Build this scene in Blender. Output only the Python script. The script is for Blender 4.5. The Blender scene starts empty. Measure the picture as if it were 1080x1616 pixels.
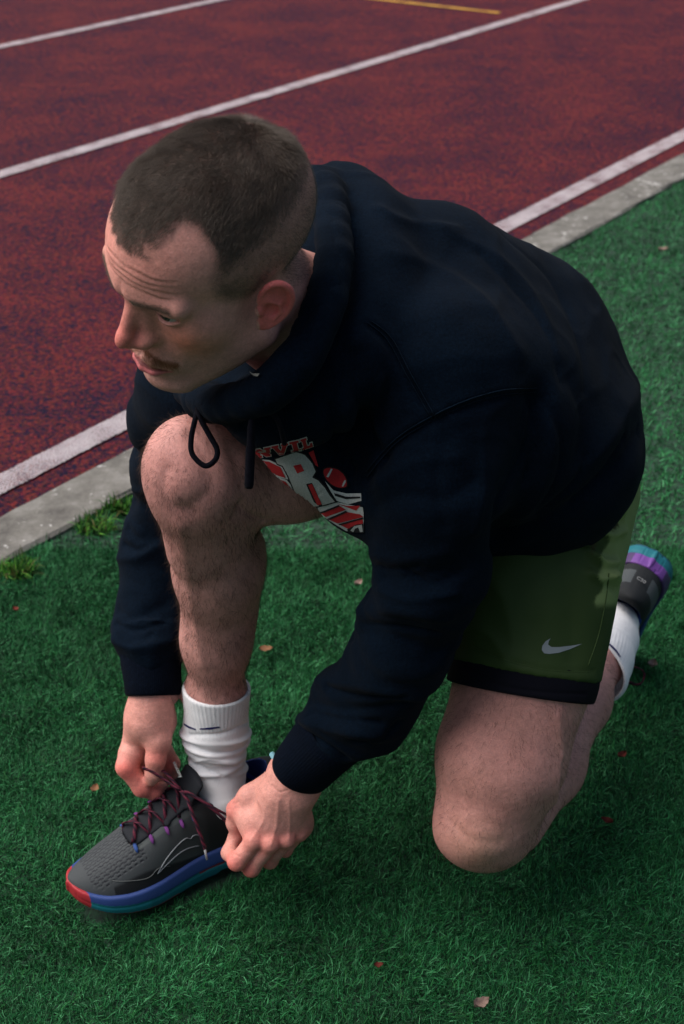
import bpy, bmesh, math, random
import numpy as np
from mathutils import Vector, Matrix
from mathutils.bvhtree import BVHTree
from mathutils.geometry import delaunay_2d_cdt
random.seed(4); RNG = np.random.default_rng(4)
scn = bpy.context.scene
# ------------------------------------------------------------------ camera
FPX = 2220.0; CH = 1.27; TH = math.radians(29.1)
cam_d = bpy.data.cameras.new('camera'); cam = bpy.data.objects.new('camera', cam_d)
scn.collection.objects.link(cam); scn.camera = cam
cam.location = (0, 0, CH); cam.rotation_euler = (math.pi/2-TH, 0, 0)
cam_d.sensor_fit = 'VERTICAL'; cam_d.sensor_height = 36; cam_d.lens = 36*FPX/1616
cam_d.clip_start = .05; cam_d.clip_end = 500
cam_d.dof.use_dof = True; cam_d.dof.focus_distance = 1.42; cam_d.dof.aperture_fstop = 9.0
# ------------------------------------------------------------------ sky, sun, exposure
SUN_EL = math.radians(56); SUN_AZ = math.radians(-82)      # azimuth measured from +Y towards +X
w = bpy.data.worlds.new('World'); scn.world = w; w.use_nodes = True
nt = w.node_tree; bg = nt.nodes['Background']
sky = nt.nodes.new('ShaderNodeTexSky'); sky.sky_type = 'NISHITA'; sky.sun_disc = False
sky.sun_elevation = SUN_EL; sky.sun_rotation = SUN_AZ; sky.air_density = 1.6; sky.dust_density = 5
sky.ozone_density = 2
nt.links.new(sky.outputs[0], bg.inputs[0]); bg.inputs[1].default_value = .038
sd = bpy.data.lights.new('sun', 'SUN'); sd.energy = 1.95; sd.angle = math.radians(72); sd.color = (1, .95, .92)
sun = bpy.data.objects.new('sun', sd); scn.collection.objects.link(sun)
sv = Vector((math.sin(SUN_AZ)*math.cos(SUN_EL), math.cos(SUN_AZ)*math.cos(SUN_EL), math.sin(SUN_EL)))
sun.rotation_euler = sv.to_track_quat('Z', 'Y').to_euler()
scn.view_settings.view_transform = 'Standard'; scn.view_settings.look = 'None'
scn.view_settings.exposure = 1.25; scn.view_settings.gamma = 1
# ------------------------------------------------------------------ helpers
cT, sT = math.cos(TH), math.sin(TH)
def C(px, py, wd):
    "point whose photo pixel is px,py at camera depth wd (metres)"
    a = (px-540)/FPX*wd; b = -(py-808)/FPX*wd
    return np.array([a, wd*cT+b*sT, CH-wd*sT+b*cT])
def ground(px, py, z=0.):
    a = (px-540)/FPX; b = -(py-808)/FPX
    d = np.array([a, cT+b*sT, -sT+b*cT]); return np.array([0, 0, CH])+d*((z-CH)/d[2])
def nrm(v): v = np.asarray(v, float); return v/np.linalg.norm(v)
f32 = np.float32
def smin(a, b, k):
    h = np.clip(.5+.5*(b-a)/k, 0, 1); return b+(a-b)*h-k*h*(1-h)
def smax(a, b, k): return -smin(-a, -b, k)
def cap(p, a, b, ra, rb=None):
    rb = ra if rb is None else rb
    a = np.asarray(a, f32); b = np.asarray(b, f32); ba = b-a
    t = np.clip(((p-a)@ba)/max(float(ba@ba), 1e-12), 0, 1)
    return np.linalg.norm(p-a-t[:, None]*ba, axis=1)-(ra+(rb-ra)*t)
def sph(p, c, r): return np.linalg.norm(p-np.asarray(c, f32), axis=1)-r
def ell(p, c, r, R=None):
    q = p-np.asarray(c, f32)
    if R is not None: q = q@np.asarray(R, f32)
    r = np.asarray(r, f32); k0 = np.linalg.norm(q/r, axis=1); k1 = np.linalg.norm(q/(r*r), axis=1)
    return k0*(k0-1)/np.maximum(k1, 1e-9)
def chain(p, pts, rs, k=.02):
    d = None
    for i in range(len(pts)-1):
        e = cap(p, pts[i], pts[i+1], rs[i], rs[i+1]); d = e if d is None else smin(d, e, k)
    return d
def spline(pts, n=8, closed=False):
    P = [np.asarray(q, float) for q in pts]; m = len(P); out = []
    for i in range(m if closed else m-1):
        g = (lambda j: P[j % m]) if closed else (lambda j: P[min(max(j, 0), m-1)])
        p0, p1, p2, p3 = g(i-1), g(i), g(i+1), g(i+2)
        for t in np.linspace(0, 1, n, endpoint=False):
            out.append(.5*((2*p1)+(p2-p0)*t+(2*p0-5*p1+4*p2-p3)*t*t+(3*p1-p0-3*p2+p3)*t**3))
    if not closed: out.append(P[-1])
    return np.array(out)
def vnoise(p, s, seed=0):
    "smooth value noise in -1..1"
    q = np.asarray(p, float)/s+seed*17.31; i = np.floor(q).astype(np.int64); f = q-i; f = f*f*(3-2*f); r = 0
    for c in range(8):
        o = np.array([(c >> k) & 1 for k in range(3)]); n = i+o
        h = (n[:, 0]*73856093) ^ (n[:, 1]*19349663) ^ (n[:, 2]*83492791); h = (h*2654435761) & 0xffffffff
        h = ((h ^ (h >> 15))*2246822519) & 0xffffffff
        wgt = np.prod(np.where(o == 1, f, 1-f), axis=1); r = r+wgt*(((h >> 8) & 0xffff)/32767.5-1)
    return r
def nets(D, lo, v):
    "surface nets on a dense distance array"
    S = D < 0; nx, ny, nz = D.shape
    acc = np.zeros((nx-1, ny-1, nz-1), np.uint8)
    for c in range(8):
        o = [(c >> k) & 1 for k in range(3)]; acc += S[o[0]:nx-1+o[0], o[1]:ny-1+o[1], o[2]:nz-1+o[2]]
    I = np.argwhere((acc > 0) & (acc < 8)); idx = -np.ones(acc.shape, np.int64); idx[tuple(I.T)] = np.arange(len(I))
    s = np.zeros((len(I), 3)); n = np.zeros(len(I))
    for ax in range(3):
        for c in range(4):
            o = [0, 0, 0]; oth = [k for k in range(3) if k != ax]; o[oth[0]] = c & 1; o[oth[1]] = c >> 1
            a = I+o; b = a.copy(); b[:, ax] += 1
            da = D[tuple(a.T)]; db = D[tuple(b.T)]; m = (da < 0) != (db < 0)
            t = da[m]/(da[m]-db[m]); q = a[m].astype(float); q[:, ax] += t; s[m] += q; n[m] += 1
    V = s/n[:, None]*v+lo; F = []
    for ax in range(3):
        a = [slice(None)]*3; b = [slice(None)]*3; a[ax] = slice(0, -1); b[ax] = slice(1, None)
        A = S[tuple(a)]; B = S[tuple(b)]; E = np.argwhere(A != B); u, w_ = (ax+1) % 3, (ax+2) % 3
        E = E[(E[:, u] > 0) & (E[:, w_] > 0) & (E[:, u] < D.shape[u]-1) & (E[:, w_] < D.shape[w_]-1)]
        def ix(du, dw):
            q = E.copy(); q[:, u] -= du; q[:, w_] -= dw; return idx[tuple(q.T)]
        Q = np.stack([ix(1, 1), ix(0, 1), ix(0, 0), ix(1, 0)], 1); fl = A[tuple(E.T)]
        Q[~fl] = Q[~fl][:, ::-1]; F.append(Q)
    return V, np.concatenate(F)
def sdf_mesh(fn, lo, hi, v, band=None, smooth=1):
    lo = np.asarray(lo, float); hi = np.asarray(hi, float); B = 4
    n = np.ceil((hi-lo)/(v*B)).astype(int)+1; cs = v*B
    g = np.stack(np.meshgrid(*[np.arange(k) for k in n], indexing='ij'), -1).reshape(-1, 3)
    ctr = (lo+(g+.5)*cs-.5*v).astype(f32); d = fn(ctr); band = band or cs*1.25
    D = np.repeat(np.repeat(np.repeat(np.where(d < 0, -1., 1.).astype(f32).reshape(n), B, 0), B, 1), B, 2)
    act = g[np.abs(d) < band]
    off = np.stack(np.meshgrid(*[np.arange(B)]*3, indexing='ij'), -1).reshape(-1, 3)
    for k in range(0, len(act), 8000):
        q = (act[k:k+8000, None]*B+off).reshape(-1, 3); D[tuple(q.T)] = fn((lo+q*v).astype(f32))
    V, F = nets(D, lo, v)
    if smooth: V = relax(V, F, smooth)
    return V, F
def relax(V, F, n):
    E = np.concatenate([F[:, [0, 1]], F[:, [1, 2]], F[:, [2, 3]], F[:, [3, 0]]]); E = np.concatenate([E, E[:, ::-1]])
    cnt = np.bincount(E[:, 0], minlength=len(V))[:, None]
    for i in range(n):
        for lam in (.5, -.52):
            S = np.stack([np.bincount(E[:, 0], weights=V[E[:, 1], k], minlength=len(V)) for k in range(3)], 1)
            V = V+lam*(S/np.maximum(cnt, 1)-V)
    return V
def vert_normals(V, F):
    n = np.cross(V[F[:, 2]]-V[F[:, 0]], V[F[:, 3 if F.shape[1] > 3 else 1]]-V[F[:, 1 if F.shape[1] > 3 else 0]])
    if F.shape[1] == 3: n = np.cross(V[F[:, 1]]-V[F[:, 0]], V[F[:, 2]]-V[F[:, 0]])
    N = np.zeros_like(V)
    for k in range(F.shape[1]):
        for c in range(3): N[:, c] += np.bincount(F[:, k], weights=n[:, c], minlength=len(V))
    return N/np.maximum(np.linalg.norm(N, axis=1), 1e-12)[:, None]
def link(name, data, mat=None, parent=None):
    o = bpy.data.objects.new(name, data); scn.collection.objects.link(o)
    if mat is not None: data.materials.append(mat)
    if parent is not None: o.parent = parent
    return o
def mesh(name, V, F, mat, parent=None, col=None, smooth=True):
    me = bpy.data.meshes.new(name); V = np.asarray(V, f32)
    if isinstance(F, np.ndarray):
        me.vertices.add(len(V)); me.vertices.foreach_set('co', V.ravel()); k = F.shape[1]
        me.loops.add(F.size); me.loops.foreach_set('vertex_index', F.astype(np.int32).ravel())
        me.polygons.add(len(F)); me.polygons.foreach_set('loop_start', np.arange(0, F.size, k, dtype=np.int32))
        me.polygons.foreach_set('loop_total', np.full(len(F), k, np.int32)); me.update(calc_edges=True)
    else: me.from_pydata([tuple(map(float, v)) for v in V], [], F)
    if smooth: me.polygons.foreach_set('use_smooth', np.ones(len(me.polygons), bool))
    if col is not None:
        a = me.color_attributes.new('col', 'FLOAT_COLOR', 'POINT')
        a.data.foreach_set('color', np.concatenate([col, np.ones((len(V), 1))], 1).astype(f32).ravel())
    return link(name, me, mat, parent)
def tag(o, label=None, cat=None, group=None, kind=None):
    for k, v in (('label', label), ('category', cat), ('group', group), ('kind', kind)):
        if v: o[k] = v
    return o
def tube_geo(P, r, n=8, flat=1.):
    "tube along points; r scalar or list; flat squashes the section"
    P = np.asarray(P, float); m = len(P); r = np.full(m, r) if np.isscalar(r) else np.asarray(r)
    T = np.gradient(P, axis=0); T /= np.maximum(np.linalg.norm(T, axis=1), 1e-9)[:, None]
    a = np.array([.31, .2, .93]); nn = nrm(np.cross(T[0], a)); V = []
    for i in range(m):
        nn = nn-T[i]*(nn@T[i]); nn = nrm(nn); b = np.cross(T[i], nn)
        for k in range(n):
            q = 2*math.pi*k/n; V.append(P[i]+r[i]*(math.cos(q)*nn+flat*math.sin(q)*b))
    F = [(i*n+k, i*n+(k+1) % n, (i+1)*n+(k+1) % n, (i+1)*n+k) for i in range(m-1) for k in range(n)]
    F += [tuple(range(n))[::-1], tuple((m-1)*n+k for k in range(n))]
    return V, F
def join_geo(L):
    V, F, o = [], [], 0
    for v, f in L:
        V += [tuple(q) for q in v]; F += [tuple(int(i)+o for i in q) for q in f]; o += len(v)
    return V, F
# ------------------------------------------------------------------ materials
def mat(name, col=(.5, .5, .5), rough=.7, spec=.3, vcol=False, bump=None, noise=None, sheen=0, sss=0, metal=0):
    """bump: list of (scale, strength, distance); noise: (scale, dark factor, light factor) on the base colour"""
    m = bpy.data.materials.new(name); m.use_nodes = True; nt = m.node_tree; b = nt.nodes['Principled BSDF']
    b.inputs['Roughness'].default_value = rough; b.inputs['Specular IOR Level'].default_value = spec
    b.inputs['Metallic'].default_value = metal
    b.inputs['Sheen Weight'].default_value = sheen; b.inputs['Sheen Roughness'].default_value = .5
    if sss:
        b.inputs['Subsurface Weight'].default_value = sss; b.inputs['Subsurface Radius'].default_value = (1, .35, .2)
        b.inputs['Subsurface Scale'].default_value = .004
    tc = nt.nodes.new('ShaderNodeTexCoord')
    if vcol:
        a = nt.nodes.new('ShaderNodeAttribute'); a.attribute_name = 'col'; src = a.outputs['Color']
    else:
        a = nt.nodes.new('ShaderNodeRGB'); a.outputs[0].default_value = (*col, 1); src = a.outputs[0]
    for nz in (noise or []):
        t = nt.nodes.new('ShaderNodeTexNoise'); t.inputs['Scale'].default_value = nz[0]; t.inputs['Detail'].default_value = 4
        nt.links.new(tc.outputs['Object'], t.inputs['Vector'])
        r = nt.nodes.new('ShaderNodeMapRange'); r.inputs['From Min'].default_value = .3; r.inputs['From Max'].default_value = .7
        r.inputs['To Min'].default_value = nz[1]; r.inputs['To Max'].default_value = nz[2]
        nt.links.new(t.outputs['Fac'], r.inputs['Value'])
        mx = nt.nodes.new('ShaderNodeVectorMath'); mx.operation = 'SCALE'
        nt.links.new(src, mx.inputs[0]); nt.links.new(r.outputs[0], mx.inputs['Scale']); src = mx.outputs[0]
    nt.links.new(src, b.inputs['Base Color']); prev = None
    for (s, st, ds) in (bump or []):
        t = nt.nodes.new('ShaderNodeTexNoise'); t.inputs['Scale'].default_value = s; t.inputs['Detail'].default_value = 3
        nt.links.new(tc.outputs['Object'], t.inputs['Vector'])
        bp = nt.nodes.new('ShaderNodeBump'); bp.inputs['Strength'].default_value = st; bp.inputs['Distance'].default_value = ds
        nt.links.new(t.outputs['Fac'], bp.inputs['Height'])
        if prev: nt.links.new(prev, bp.inputs['Normal'])
        prev = bp.outputs[0]
    if prev: nt.links.new(prev, b.inputs['Normal'])
    return m
# ------------------------------------------------------------------ setting: track, lines, concrete edging, artificial turf
tdir = nrm((ground(1080, 212)-ground(0, 764))[:2]); tnor = np.array([-tdir[1], tdir[0]])   # along the lanes / away from the turf
q0 = ground(0, 764)[:2]
def off(px, py): return float((ground(px, py)[:2]-q0)@tnor)
o1a, o1b = off(0, 784), off(0, 745); o1a += .006; o1b -= .005; wl = o1b-o1a
kA, kB = off(0, 897), off(0, 822)
kA2 = off(1080, 290)
o2 = .5*(off(300, 181)+off(900, 6)); o3 = o2+(o2-.5*(o1a+o1b))*.98
def strip(name, a, b, s0, s1, z, m, kind='structure', n=60, rough=0.):
    V = []; F = []; RR = np.random.default_rng(int(abs(a)*1000))
    for i in range(n+1):
        s = s0+(s1-s0)*i/n; p = q0+tdir*s
        for o in (a, b): r = p+tnor*(o+rough*RR.normal()); V.append((r[0], r[1], z))
    F = [(2*i, 2*i+2, 2*i+3, 2*i+1) for i in range(n)]
    o = mesh(name, V, F, m, smooth=False); o['kind'] = kind; return o
def nodes_mat(name):
    m = bpy.data.materials.new(name); m.use_nodes = True; nt = m.node_tree
    def N(t, **k):
        n = nt.nodes.new(t)
        for a, v in k.items():
            if a in n.inputs: n.inputs[a].default_value = v
            else: setattr(n, a, v)
        return n
    def Lk(a, b): nt.links.new(a, b)
    return m, nt, N, Lk, nt.nodes['Principled BSDF']
def ramp(N, stops, interp='LINEAR'):
    r = N('ShaderNodeValToRGB'); e = r.color_ramp.elements; r.color_ramp.interpolation = interp
    while len(e) < len(stops): e.new(.5)
    for k, (p, c) in enumerate(stops): e[k].position = p; e[k].color = (*c, 1)
    return r
def track_material(name, line=None):
    m, nt, N, Lk, b = nodes_mat(name); tc = N('ShaderNodeTexCoord'); P = tc.outputs['Object']
    gran = N('ShaderNodeTexVoronoi', Scale=260.); Lk(P, gran.inputs['Vector'])
    fine = N('ShaderNodeTexNoise', Scale=180., Detail=6., Roughness=.75); Lk(P, fine.inputs['Vector'])
    big = N('ShaderNodeTexNoise', Scale=2.6, Detail=8., Roughness=.7); Lk(P, big.inputs['Vector'])
    mid = N('ShaderNodeTexNoise', Scale=120., Detail=6., Roughness=.7); Lk(P, mid.inputs['Vector'])
    a1 = N('ShaderNodeMath', operation='MULTIPLY_ADD'); Lk(big.outputs['Fac'], a1.inputs[0]); a1.inputs[1].default_value = .42
    a2 = N('ShaderNodeMath', operation='MULTIPLY'); Lk(mid.outputs['Fac'], a2.inputs[0]); a2.inputs[1].default_value = 1.5
    Lk(a2.outputs[0], a1.inputs[2])
    a3 = N('ShaderNodeMath', operation='MULTIPLY_ADD'); Lk(fine.outputs['Fac'], a3.inputs[0]); a3.inputs[1].default_value = .7; Lk(a1.outputs[0], a3.inputs[2])
    r = ramp(N, [(.0, (.008, .008, .026)), (.40, (.026, .014, .040)), (.49, (.08, .017, .024)), (.58, (.155, .024, .027)), (1., (.25, .05, .045))])
    mr = N('ShaderNodeMapRange'); mr.inputs['From Min'].default_value = 1.0; mr.inputs['From Max'].default_value = 1.60
    Lk(a3.outputs[0], mr.inputs['Value']); Lk(mr.outputs[0], r.inputs['Fac'])
    hs = N('ShaderNodeMix', data_type='RGBA', blend_type='MULTIPLY'); hs.inputs[0].default_value = .55
    Lk(r.outputs[0], hs.inputs[6]); Lk(gran.outputs['Color'], hs.inputs[7]); src = hs.outputs[2]
    if line:
        n2 = N('ShaderNodeTexNoise', Scale=300., Detail=5., Roughness=.7); Lk(P, n2.inputs['Vector'])
        n3 = N('ShaderNodeTexNoise', Scale=14., Detail=2.); Lk(P, n3.inputs['Vector'])
        ad = N('ShaderNodeMath', operation='MULTIPLY_ADD'); Lk(n3.outputs['Fac'], ad.inputs[0]); ad.inputs[1].default_value = .25; Lk(n2.outputs['Fac'], ad.inputs[2])
        w_ = ramp(N, [(.54, (0, 0, 0)), (.63, (1, 1, 1))]); Lk(ad.outputs[0], w_.inputs['Fac'])
        mx = N('ShaderNodeMix', data_type='RGBA'); Lk(w_.outputs[0], mx.inputs[0]); Lk(src, mx.inputs[6]); mx.inputs[7].default_value = (*line, 1); src = mx.outputs[2]
    Lk(src, b.inputs['Base Color']); b.inputs['Roughness'].default_value = .85; b.inputs['Specular IOR Level'].default_value = .2
    b.inputs['Specular IOR Level'].default_value = .08; bp = N('ShaderNodeBump', Strength=1., Distance=.005); Lk(fine.outputs['Fac'], bp.inputs['Height'])
    bp2 = N('ShaderNodeBump', Strength=.6, Distance=.002); Lk(gran.outputs['Distance'], bp2.inputs['Height']); Lk(bp.outputs[0], bp2.inputs['Normal'])
    Lk(bp2.outputs[0], b.inputs['Normal']); return m
M_track = track_material('track_rubber'); M_line = track_material('line_paint', (.46, .41, .43)); M_yel = track_material('yellow_paint', (.62, .34, .07))
S0, S1 = -6, 30
strip('running_track', kB, 25, S0, S1, -.004, M_track)
strip('inner_lane_line', o1a, o1b, -2, 8, 0, M_line, n=3200, rough=.0011)
strip('middle_lane_line', o2-wl/2, o2+wl/2, -2, 10, 0, M_line, n=3000, rough=.0012)
strip('outer_lane_line', o3-wl/2, o3+wl/2, -2, 12, 0, M_line, n=3000, rough=.0012)
a, b_ = ground(600, -1)[:2], ground(788, 20)[:2]; dv = nrm(b_-a); a = b_-dv*2.2; nv = np.array([-dv[1], dv[0]])*.022
mesh('yellow_mark', [(*(a-nv), 0), (*(b_-nv), 0), (*(b_+nv), 0), (*(a+nv), 0)], [(0, 1, 2, 3)], M_yel, smooth=False)['kind'] = 'structure'
# concrete edging as a raised slab run with a worn arris
def kerb():
    m, nt, N, Lk, b = nodes_mat('old_concrete'); tc = N('ShaderNodeTexCoord'); P = tc.outputs['Object']
    n1 = N('ShaderNodeTexNoise', Scale=14., Detail=8., Roughness=.7); Lk(P, n1.inputs['Vector'])
    r1 = ramp(N, [(.3, (.055, .05, .045)), (.5, (.13, .122, .108)), (.7, (.21, .20, .185))]); Lk(n1.outputs['Fac'], r1.inputs['Fac'])
    v = N('ShaderNodeTexNoise', Scale=60., Detail=5., Roughness=.65); Lk(P, v.inputs['Vector'])
    v2 = N('ShaderNodeTexNoise', Scale=9., Detail=2.); Lk(P, v2.inputs['Vector'])
    ad = N('ShaderNodeMath', operation='MULTIPLY_ADD'); Lk(v2.outputs['Fac'], ad.inputs[0]); ad.inputs[1].default_value = .45; Lk(v.outputs['Fac'], ad.inputs[2])
    r2 = ramp(N, [(.86, (0, 0, 0)), (.91, (1, 1, 1))]); Lk(ad.outputs[0], r2.inputs['Fac'])
    mx = N('ShaderNodeMix', data_type='RGBA'); Lk(r2.outputs[0], mx.inputs[0]); Lk(r1.outputs[0], mx.inputs[6]); mx.inputs[7].default_value = (.42, .41, .39, 1)
    Lk(mx.outputs[2], b.inputs['Base Color']); b.inputs['Roughness'].default_value = .9
    bp = N('ShaderNodeBump', Strength=.8, Distance=.004); Lk(v.outputs['Fac'], bp.inputs['Height']); Lk(bp.outputs[0], b.inputs['Normal'])
    prof = [(kB+.012, -.05), (kB+.006, .0), (kB-.004, .007), (kA+.006, .009), (kA, .004), (kA-.002, -.05)]; V = []; n = 300; k = len(prof)
    for i in range(n+1):
        s = S0+(S1-S0)*(i/n)**1.3
        for j, (o, z) in enumerate(prof):
            p = q0+tdir*s+tnor*(o+.0025*math.sin(s*9+j)+.002*math.sin(s*31+j*2)); V.append((p[0], p[1], z+.0012*math.sin(s*23+j*1.7)))
    F = [(i*k+j, i*k+j+1, (i+1)*k+j+1, (i+1)*k+j) for i in range(n) for j in range(k-1)]
    mesh('kerb', V, F, m, smooth=False)['kind'] = 'structure'
kerb()
# turf base
m, nt, N, Lk, b = nodes_mat('turf_base'); tc = N('ShaderNodeTexCoord')
n1 = N('ShaderNodeTexNoise', Scale=120., Detail=6.); Lk(tc.outputs['Object'], n1.inputs['Vector'])
r1 = ramp(N, [(.3, (.004, .014, .008)), (.7, (.012, .055, .026))]); Lk(n1.outputs['Fac'], r1.inputs['Fac']); Lk(r1.outputs[0], b.inputs['Base Color']); b.inputs['Roughness'].default_value = .9
strip('turf_ground', kA-25, kA, S0, S1, -.002, m)
def blades(name, n, region, lenr, wid, cols, seed, keep=None, lean=(.5, 1.25), curl=1.3):
    "many bent ribbons; region(rng,n)->xy"
    R = np.random.default_rng(seed); xy = region(R, n)
    if keep is not None: xy = xy[keep(xy)]
    n = len(xy); L = R.uniform(*lenr, n); az = R.uniform(0, 2*math.pi, n)
    cl = vnoise(np.c_[xy*1., np.zeros(n)], .05, 3)*2.2; az = np.where(R.random(n) < .45, cl+R.normal(0, .6, n), az)
    t0 = R.uniform(*lean, n); c = R.normal(0, curl, n)*.5+.35; S = 3; pos = np.c_[xy, np.full(n, -.003)]; P = [pos]; yaw = az.copy(); dy = R.normal(0, .55, n); tilt = t0
    for i in range(S):
        d = np.c_[np.sin(tilt)*np.cos(yaw), np.sin(tilt)*np.sin(yaw), np.cos(tilt)]; pos = pos+d*(L/S)[:, None]; P.append(pos)
        tilt = np.clip(tilt+c, 0, 1.75); yaw = yaw+dy
    side = np.c_[-np.sin(az), np.cos(az), R.normal(0, .5, n)]; side /= np.linalg.norm(side, axis=1)[:, None]
    W = R.uniform(.7, 1.25, n)*wid; V = np.zeros((n, 2*(S+1), 3))
    for i, f in enumerate((1, 1, .8, .15)): 
        V[:, 2*i] = P[i]-side*(W*f)[:, None]; V[:, 2*i+1] = P[i]+side*(W*f)[:, None]
    V[:, :, 2] = np.maximum(V[:, :, 2], -.003)
    base = (np.arange(n)*2*(S+1))[:, None]
    F = np.concatenate([base+np.array([2*i, 2*i+1, 2*i+3, 2*i+2]) for i in range(S)])
    cols = np.array(cols); ci = R.integers(0, len(cols), n); col = cols[ci]*R.uniform(.55, 1.4, n)[:, None]*.93
    pat = 1+.26*vnoise(np.c_[xy, np.zeros(n)], .07, 5)+.2*vnoise(np.c_[xy, np.zeros(n)], .4, 6); col = col*pat[:, None]
    return mesh(name, V.reshape(-1, 3), F, M_blade, col=np.repeat(col, 2*(S+1), 0))
M_blade, nt, N, Lk, b = nodes_mat('turf_fibre'); at = N('ShaderNodeAttribute', attribute_name='col')
Lk(at.outputs['Color'], b.inputs['Base Color']); b.inputs['Roughness'].default_value = .6; b.inputs['Specular IOR Level'].default_value = .12
TC = [(.007, .054, .018), (.010, .088, .027), (.014, .115, .036), (.024, .165, .055), (.06, .24, .10), (.005, .032, .011), (.018, .12, .03)]
def wedge(R, n, z0, z1):
    "uniform in area over the seen part of the ground between two distances"
    y = np.sqrt(R.uniform(z0*z0, z1*z1, n)); x = R.uniform(-1, 1, n)*(y*.38+.13); return np.c_[x, y]
def on_turf(xy, m=0.): return ((xy-q0)@tnor) < kA+m
SHO = np.array([-.084, 1.411]); SHD = nrm(np.array([-.249, -.139]))
def free(xy):
    r = xy-SHO; a = r@SHD; c = r@np.array([-SHD[1], SHD[0]])
    return on_turf(xy, .004) & ~((a > .0) & (a < .275) & (np.abs(c-.008) < .047*np.sqrt(np.clip(1-((a-.13)/.16)**2, 0, 1)))) & (np.hypot(xy[:, 0]-.180, xy[:, 1]-1.36) > .018)
g1 = blades('turf', 500000, lambda R, n: wedge(R, n, .66, 2.15), (.011, .022), .00048, TC, 1, free)
g2 = blades('turf_far', 260000, lambda R, n: wedge(R, n, 2.15, 5.2), (.013, .025), .0009, TC, 2, on_turf)
g1['kind'] = 'stuff'; g2['kind'] = 'stuff'
tag(g1, 'dense green artificial turf fibres around the kneeling man', 'turf'); tag(g2, 'dense green artificial turf fibres farther back beside the kerb', 'turf')
# real weeds along the kerb edge: one tuft mesh each
def tuft(px, py, n, r, label):
    c = ground(px, py)[:2]
    def reg(R, k): a = R.uniform(0, 6.28, k); q = np.sqrt(R.random(k))*r; return c+np.c_[q*np.cos(a), q*np.sin(a)*.7]
    o = blades('grass_tuft', n, reg, (.02, .045), .0011, [(.03, .13, .015), (.05, .19, .02), (.09, .26, .03), (.02, .08, .015), (.10, .10, .03)], int(px+7), None, (.1, .9))
    tag(o, label, 'weed')
tuft(25, 905, 260, .035, 'fresh green weed tuft against the kerb at the left edge')
tuft(150, 835, 200, .035, 'green weed tuft between kerb and dark right sleeve')
tuft(185, 805, 160, .03, 'weed tuft touching the kerb right beside the sleeve elbow')
# dry leaves
def leaf(px, py, size, col, label, curl, ang):
    c = ground(px, py, .018); V = []; F = []; n, k = 9, 5
    for i in range(n):
        t = i/(n-1); hw = .36*math.sin(math.pi*t**.8)**.8*(1+.12*math.sin(i*2.3)) if 0 < i < n-1 else .01
        for j in range(k):
            s = (j/(k-1)-.5)*2; x = (t-.5); y = s*hw
            z = curl*(abs(s)**1.5*.25+.5*(t-.5)**2)+.02*math.sin(i*1.7+j)
            X = x*math.cos(ang)-y*math.sin(ang); Y = x*math.sin(ang)+y*math.cos(ang); V.append(c+np.array([X, Y, z])*size)
    F = [(i*k+j, i*k+j+1, (i+1)*k+j+1, (i+1)*k+j) for i in range(n-1) for j in range(k-1)]
    o = mesh('dry_leaf', V, F, mat('leaf', col, .8, .2, noise=[(180, .6, 1.3)])); tag(o, label, 'leaf', 'dry leaves on the turf')
LR, LB, LP = (.12, .022, .015), (.17, .08, .04), (.26, .18, .15)
for a in [(760, 1587, .02, LP, 'pale curled leaf at the bottom of the picture', 1.2, .5), 
          (598, 1524, .011, LR, 'tiny red leaf at bottom centre', .8, .2), (420, 1025, .022, LB, 'slender tan leaf beside the upright shin', .5, .1),
          (566, 922, .018, LP, 'pale pinkish leaf between shin and bent elbow', 1.1, .9), (25, 962, .013, LR, 'reddish leaf at the left edge below the kerb', .8, 2.4), (982, 1193, .016, LR, 'small brown leaf on turf right of the lower leg', .9, .7),
          (958, 1297, .016, LR, 'dark red leaf on turf right of the knee', .9, 2.6), (150, 1245, .016, LB, 'faint brown leaf left of the lacing hand', .6, 1.4), (1046, 395, .03, LP, 'grey leaf on turf in the upper right by the kerb', .8, .3),
          (1030, 1050, .02, LP, 'pale crumpled leaf just right of the lace loop', 1., 1.2), ]: leaf(*a)
# ------------------------------------------------------------------ person: joints (metres)
Lsh = C(694, 590, 1.375); Rsh = C(322, 605, 1.556); Lel = C(672, 935, 1.44); Lwr = C(470, 1222, 1.655)
Rel = C(212, 870, 1.74); Rwr = C(240, 1100, 1.722)
Lhip = C(868, 775, 1.66); Rhip = C(777, 690, 1.78); Lkn = C(770, 1292, 1.64); Rkn = C(318, 752, 1.475)
Ran = C(343, 1225, 1.765); Lan = C(965, 1010, 2.0)
HR = np.array([[-.66748236, -.7436056, -.0389617], [.68220862, -.589724, -.43222333], [.29842704, -.31508145, .90092451]])
HO = np.array([-.1128, 1.1837, .8735]); HS = .0099        # head local centimetres -> metres
HR = HR/np.linalg.norm(HR, axis=0)
def h2w(q): return (np.asarray(q, float)*HS)@HR.T+HO
def w2h(p): return ((np.asarray(p)-HO)@HR)/HS
def mir(p): q = p.copy(); q[:, 0] = np.abs(q[:, 0]); return q
NECKB = C(505, 530, 1.42)
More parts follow.
